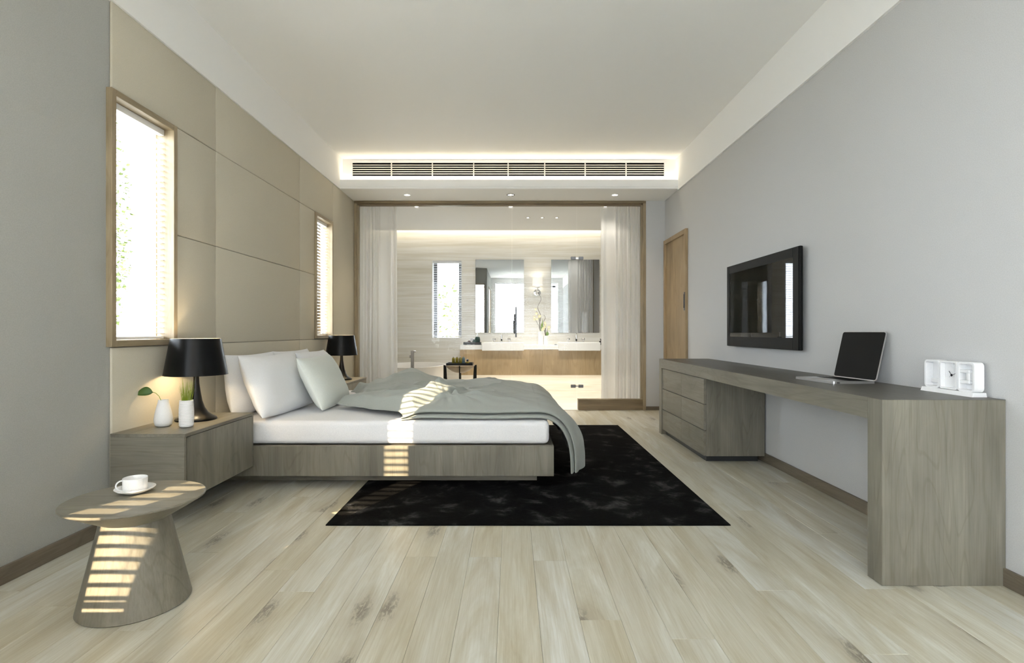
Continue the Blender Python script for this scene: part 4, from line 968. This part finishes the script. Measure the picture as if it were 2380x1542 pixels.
bottle('soap_dispenser', 1.475, 8.93, zc, [(.024, 0), (.028, .004), (.028, .055), (.022, .064)], 'black', 'small black soap dispenser right of the right washbasin', [(.007, .064), (.007, .085), (.016, .088), (.016, .100)], 'black')
r = thing('soap_bar', 'flat dark soap bar just left of the right washbasin', 'soap', (.72, 8.85, zc)); obj('bar', B(.70, .742, 8.83, 8.87, zc, zc+.012, bevel=.003), 'tray', r)

# bathtub
def bathtub():
    cx, cy = -1.52, 8.32; r = thing('bathtub', 'white oval freestanding bathtub behind the left part of the glass', 'bathtub', (cx, cy, 0)); n = 72
    def ring(bm, rx, ry, z, slope=0): return [bm.verts.new((cx+rx*math.cos(2*PI*i/n), cy+ry*math.sin(2*PI*i/n), z)) for i in range(n)]
    bm = bmesh.new(); lv = [(.34, .56, .0), (.40, .62, .01), (.435, .665, .15), (.460, .700, .35), (.475, .72, .50), (.485, .73, .507), (.485, .73, .516), (.470, .715, .518), (.455, .70, .512), (.43, .67, .40), (.38, .60, .15), (.30, .50, .10), (.01, .01, .09)]
    rs = [ring(bm, *l) for l in lv]
    for a, b_ in zip(rs, rs[1:]):
        for i in range(n): bm.faces.new((a[i], a[(i+1) % n], b_[(i+1) % n], b_[i]))
    bm.faces.new(rs[0][::-1]); obj('shell', bm, 'tub', r, smooth=True, sharp=60)
    obj('drain', LT([(.001, .1015), (.025, .1015), (.028, .098)], cx, cy+.25, 16), 'chrome', r)
bathtub()
xt, yt = -1.388, 7.50
r = thing('tub_filler', 'square brushed-steel floor-standing tub filler before the bathtub', 'tap', (xt, yt, 0))
obj('column', B(xt-.020, xt+.020, yt-.020, yt+.020, .008, .765, bevel=.002), 'steel', r); obj('foot_plate', B(xt-.045, xt+.045, yt-.045, yt+.045, 0, .008, bevel=.002), 'steel', r)
obj('spout', B(xt-.012, xt+.012, yt+.02, yt+.20, .735, .755, bevel=.002), 'steel', r); obj('lever', B(xt-.04, xt-.020, yt-.01, yt+.01, .66, .70, bevel=.002), 'steel', r); obj('knob', B(xt+.020, xt+.05, yt-.008, yt+.008, .742, .757, bevel=.002), 'steel', r)

# stool table with tray and bottles
xc, yc = -.735, 7.62
r = thing('stool_table', 'small stool table with a pale wooden bowl seat and black blade legs', 'stool', (xc, yc, 0))
zt = .556
obj('bowl_seat', LT([(.001, zt-.115), (.06, zt-.110), (.12, zt-.085), (.17, zt-.050), (.205, zt-.014), (.208, zt-.004), (.204, zt-.002), (.001, zt-.002)], xc, yc, 56), 'bowl_wood', r, smooth=True, sharp=35)
for k, a in enumerate((0, PI/2, PI, 1.5*PI)):
    ca, sa = math.cos(a+.06), math.sin(a+.06); bm = bmesh.new(); hw = .008
    def Q(rr, z, s): return bm.verts.new((xc+rr*ca-s*hw*sa, yc+rr*sa+s*hw*ca, z))
    P = [(.203, zt-.002), (.232, zt-.002), (.226, .0), (.170, .0)] if False else [(.196, zt-.004), (.234, zt+.002), (.232, 0.0), (.160, 0.0)]
    v0 = [Q(a_, b_, -1) for a_, b_ in P]; v1 = [Q(a_, b_, 1) for a_, b_ in P]
    for i in range(4): bm.faces.new((v0[i], v0[(i+1) % 4], v1[(i+1) % 4], v1[i]))
    bm.faces.new(v0[::-1]); bm.faces.new(v1); bmesh.ops.recalc_face_normals(bm, faces=bm.faces); obj('leg', bm, 'black', r)
r = thing('tray', 'black tray on the stool table beside the bathtub', 'tray', (xc, yc, zt)); xa, xb_ = xc-.185, xc+.185; bm = B(xa, xb_, yc-.11, yc+.11, zt, zt+.01)
for q in ((xa, xb_, yc-.11, yc-.102), (xa, xb_, yc+.102, yc+.11), (xa, xa+.008, yc-.102, yc+.102), (xb_-.008, xb_, yc-.102, yc+.102)): box(bm, *q, zt+.01, zt+.032)
obj('body', bm, 'black', r); zb = zt+.0105
for k, (xx, yy_, m_, wd) in enumerate(((-.092, -.02, 'amber', 'leftmost amber bottle of the row on the stool tray'), (-.045, .0, 'amber', 'second amber bottle from the left on the stool tray'), (.004, -.01, 'amber', 'third amber bottle, next to the teal one, on the stool tray'), (.048, .01, 'teal', 'teal glass bottle ending the row on the stool tray'))):
    bottle('bath_bottle', xc+xx, yc+yy_, zb, [(.019, 0), (.022, .003), (.022, .078), (.016, .092), (.010, .096)], m_, wd, [(.0105, .096), (.0105, .108)], 'steel', 'bath bottles on the stool tray')
bottle('perfume_flask', xc+.105, yc-.01, zb, [(.024, 0), (.026, .004), (.026, .030), (.014, .040)], 'amber', 'squat amber flask with a steel stopper on the stool tray', [(.012, .040), (.016, .052), (.016, .068), (.008, .072)], 'dark_steel')
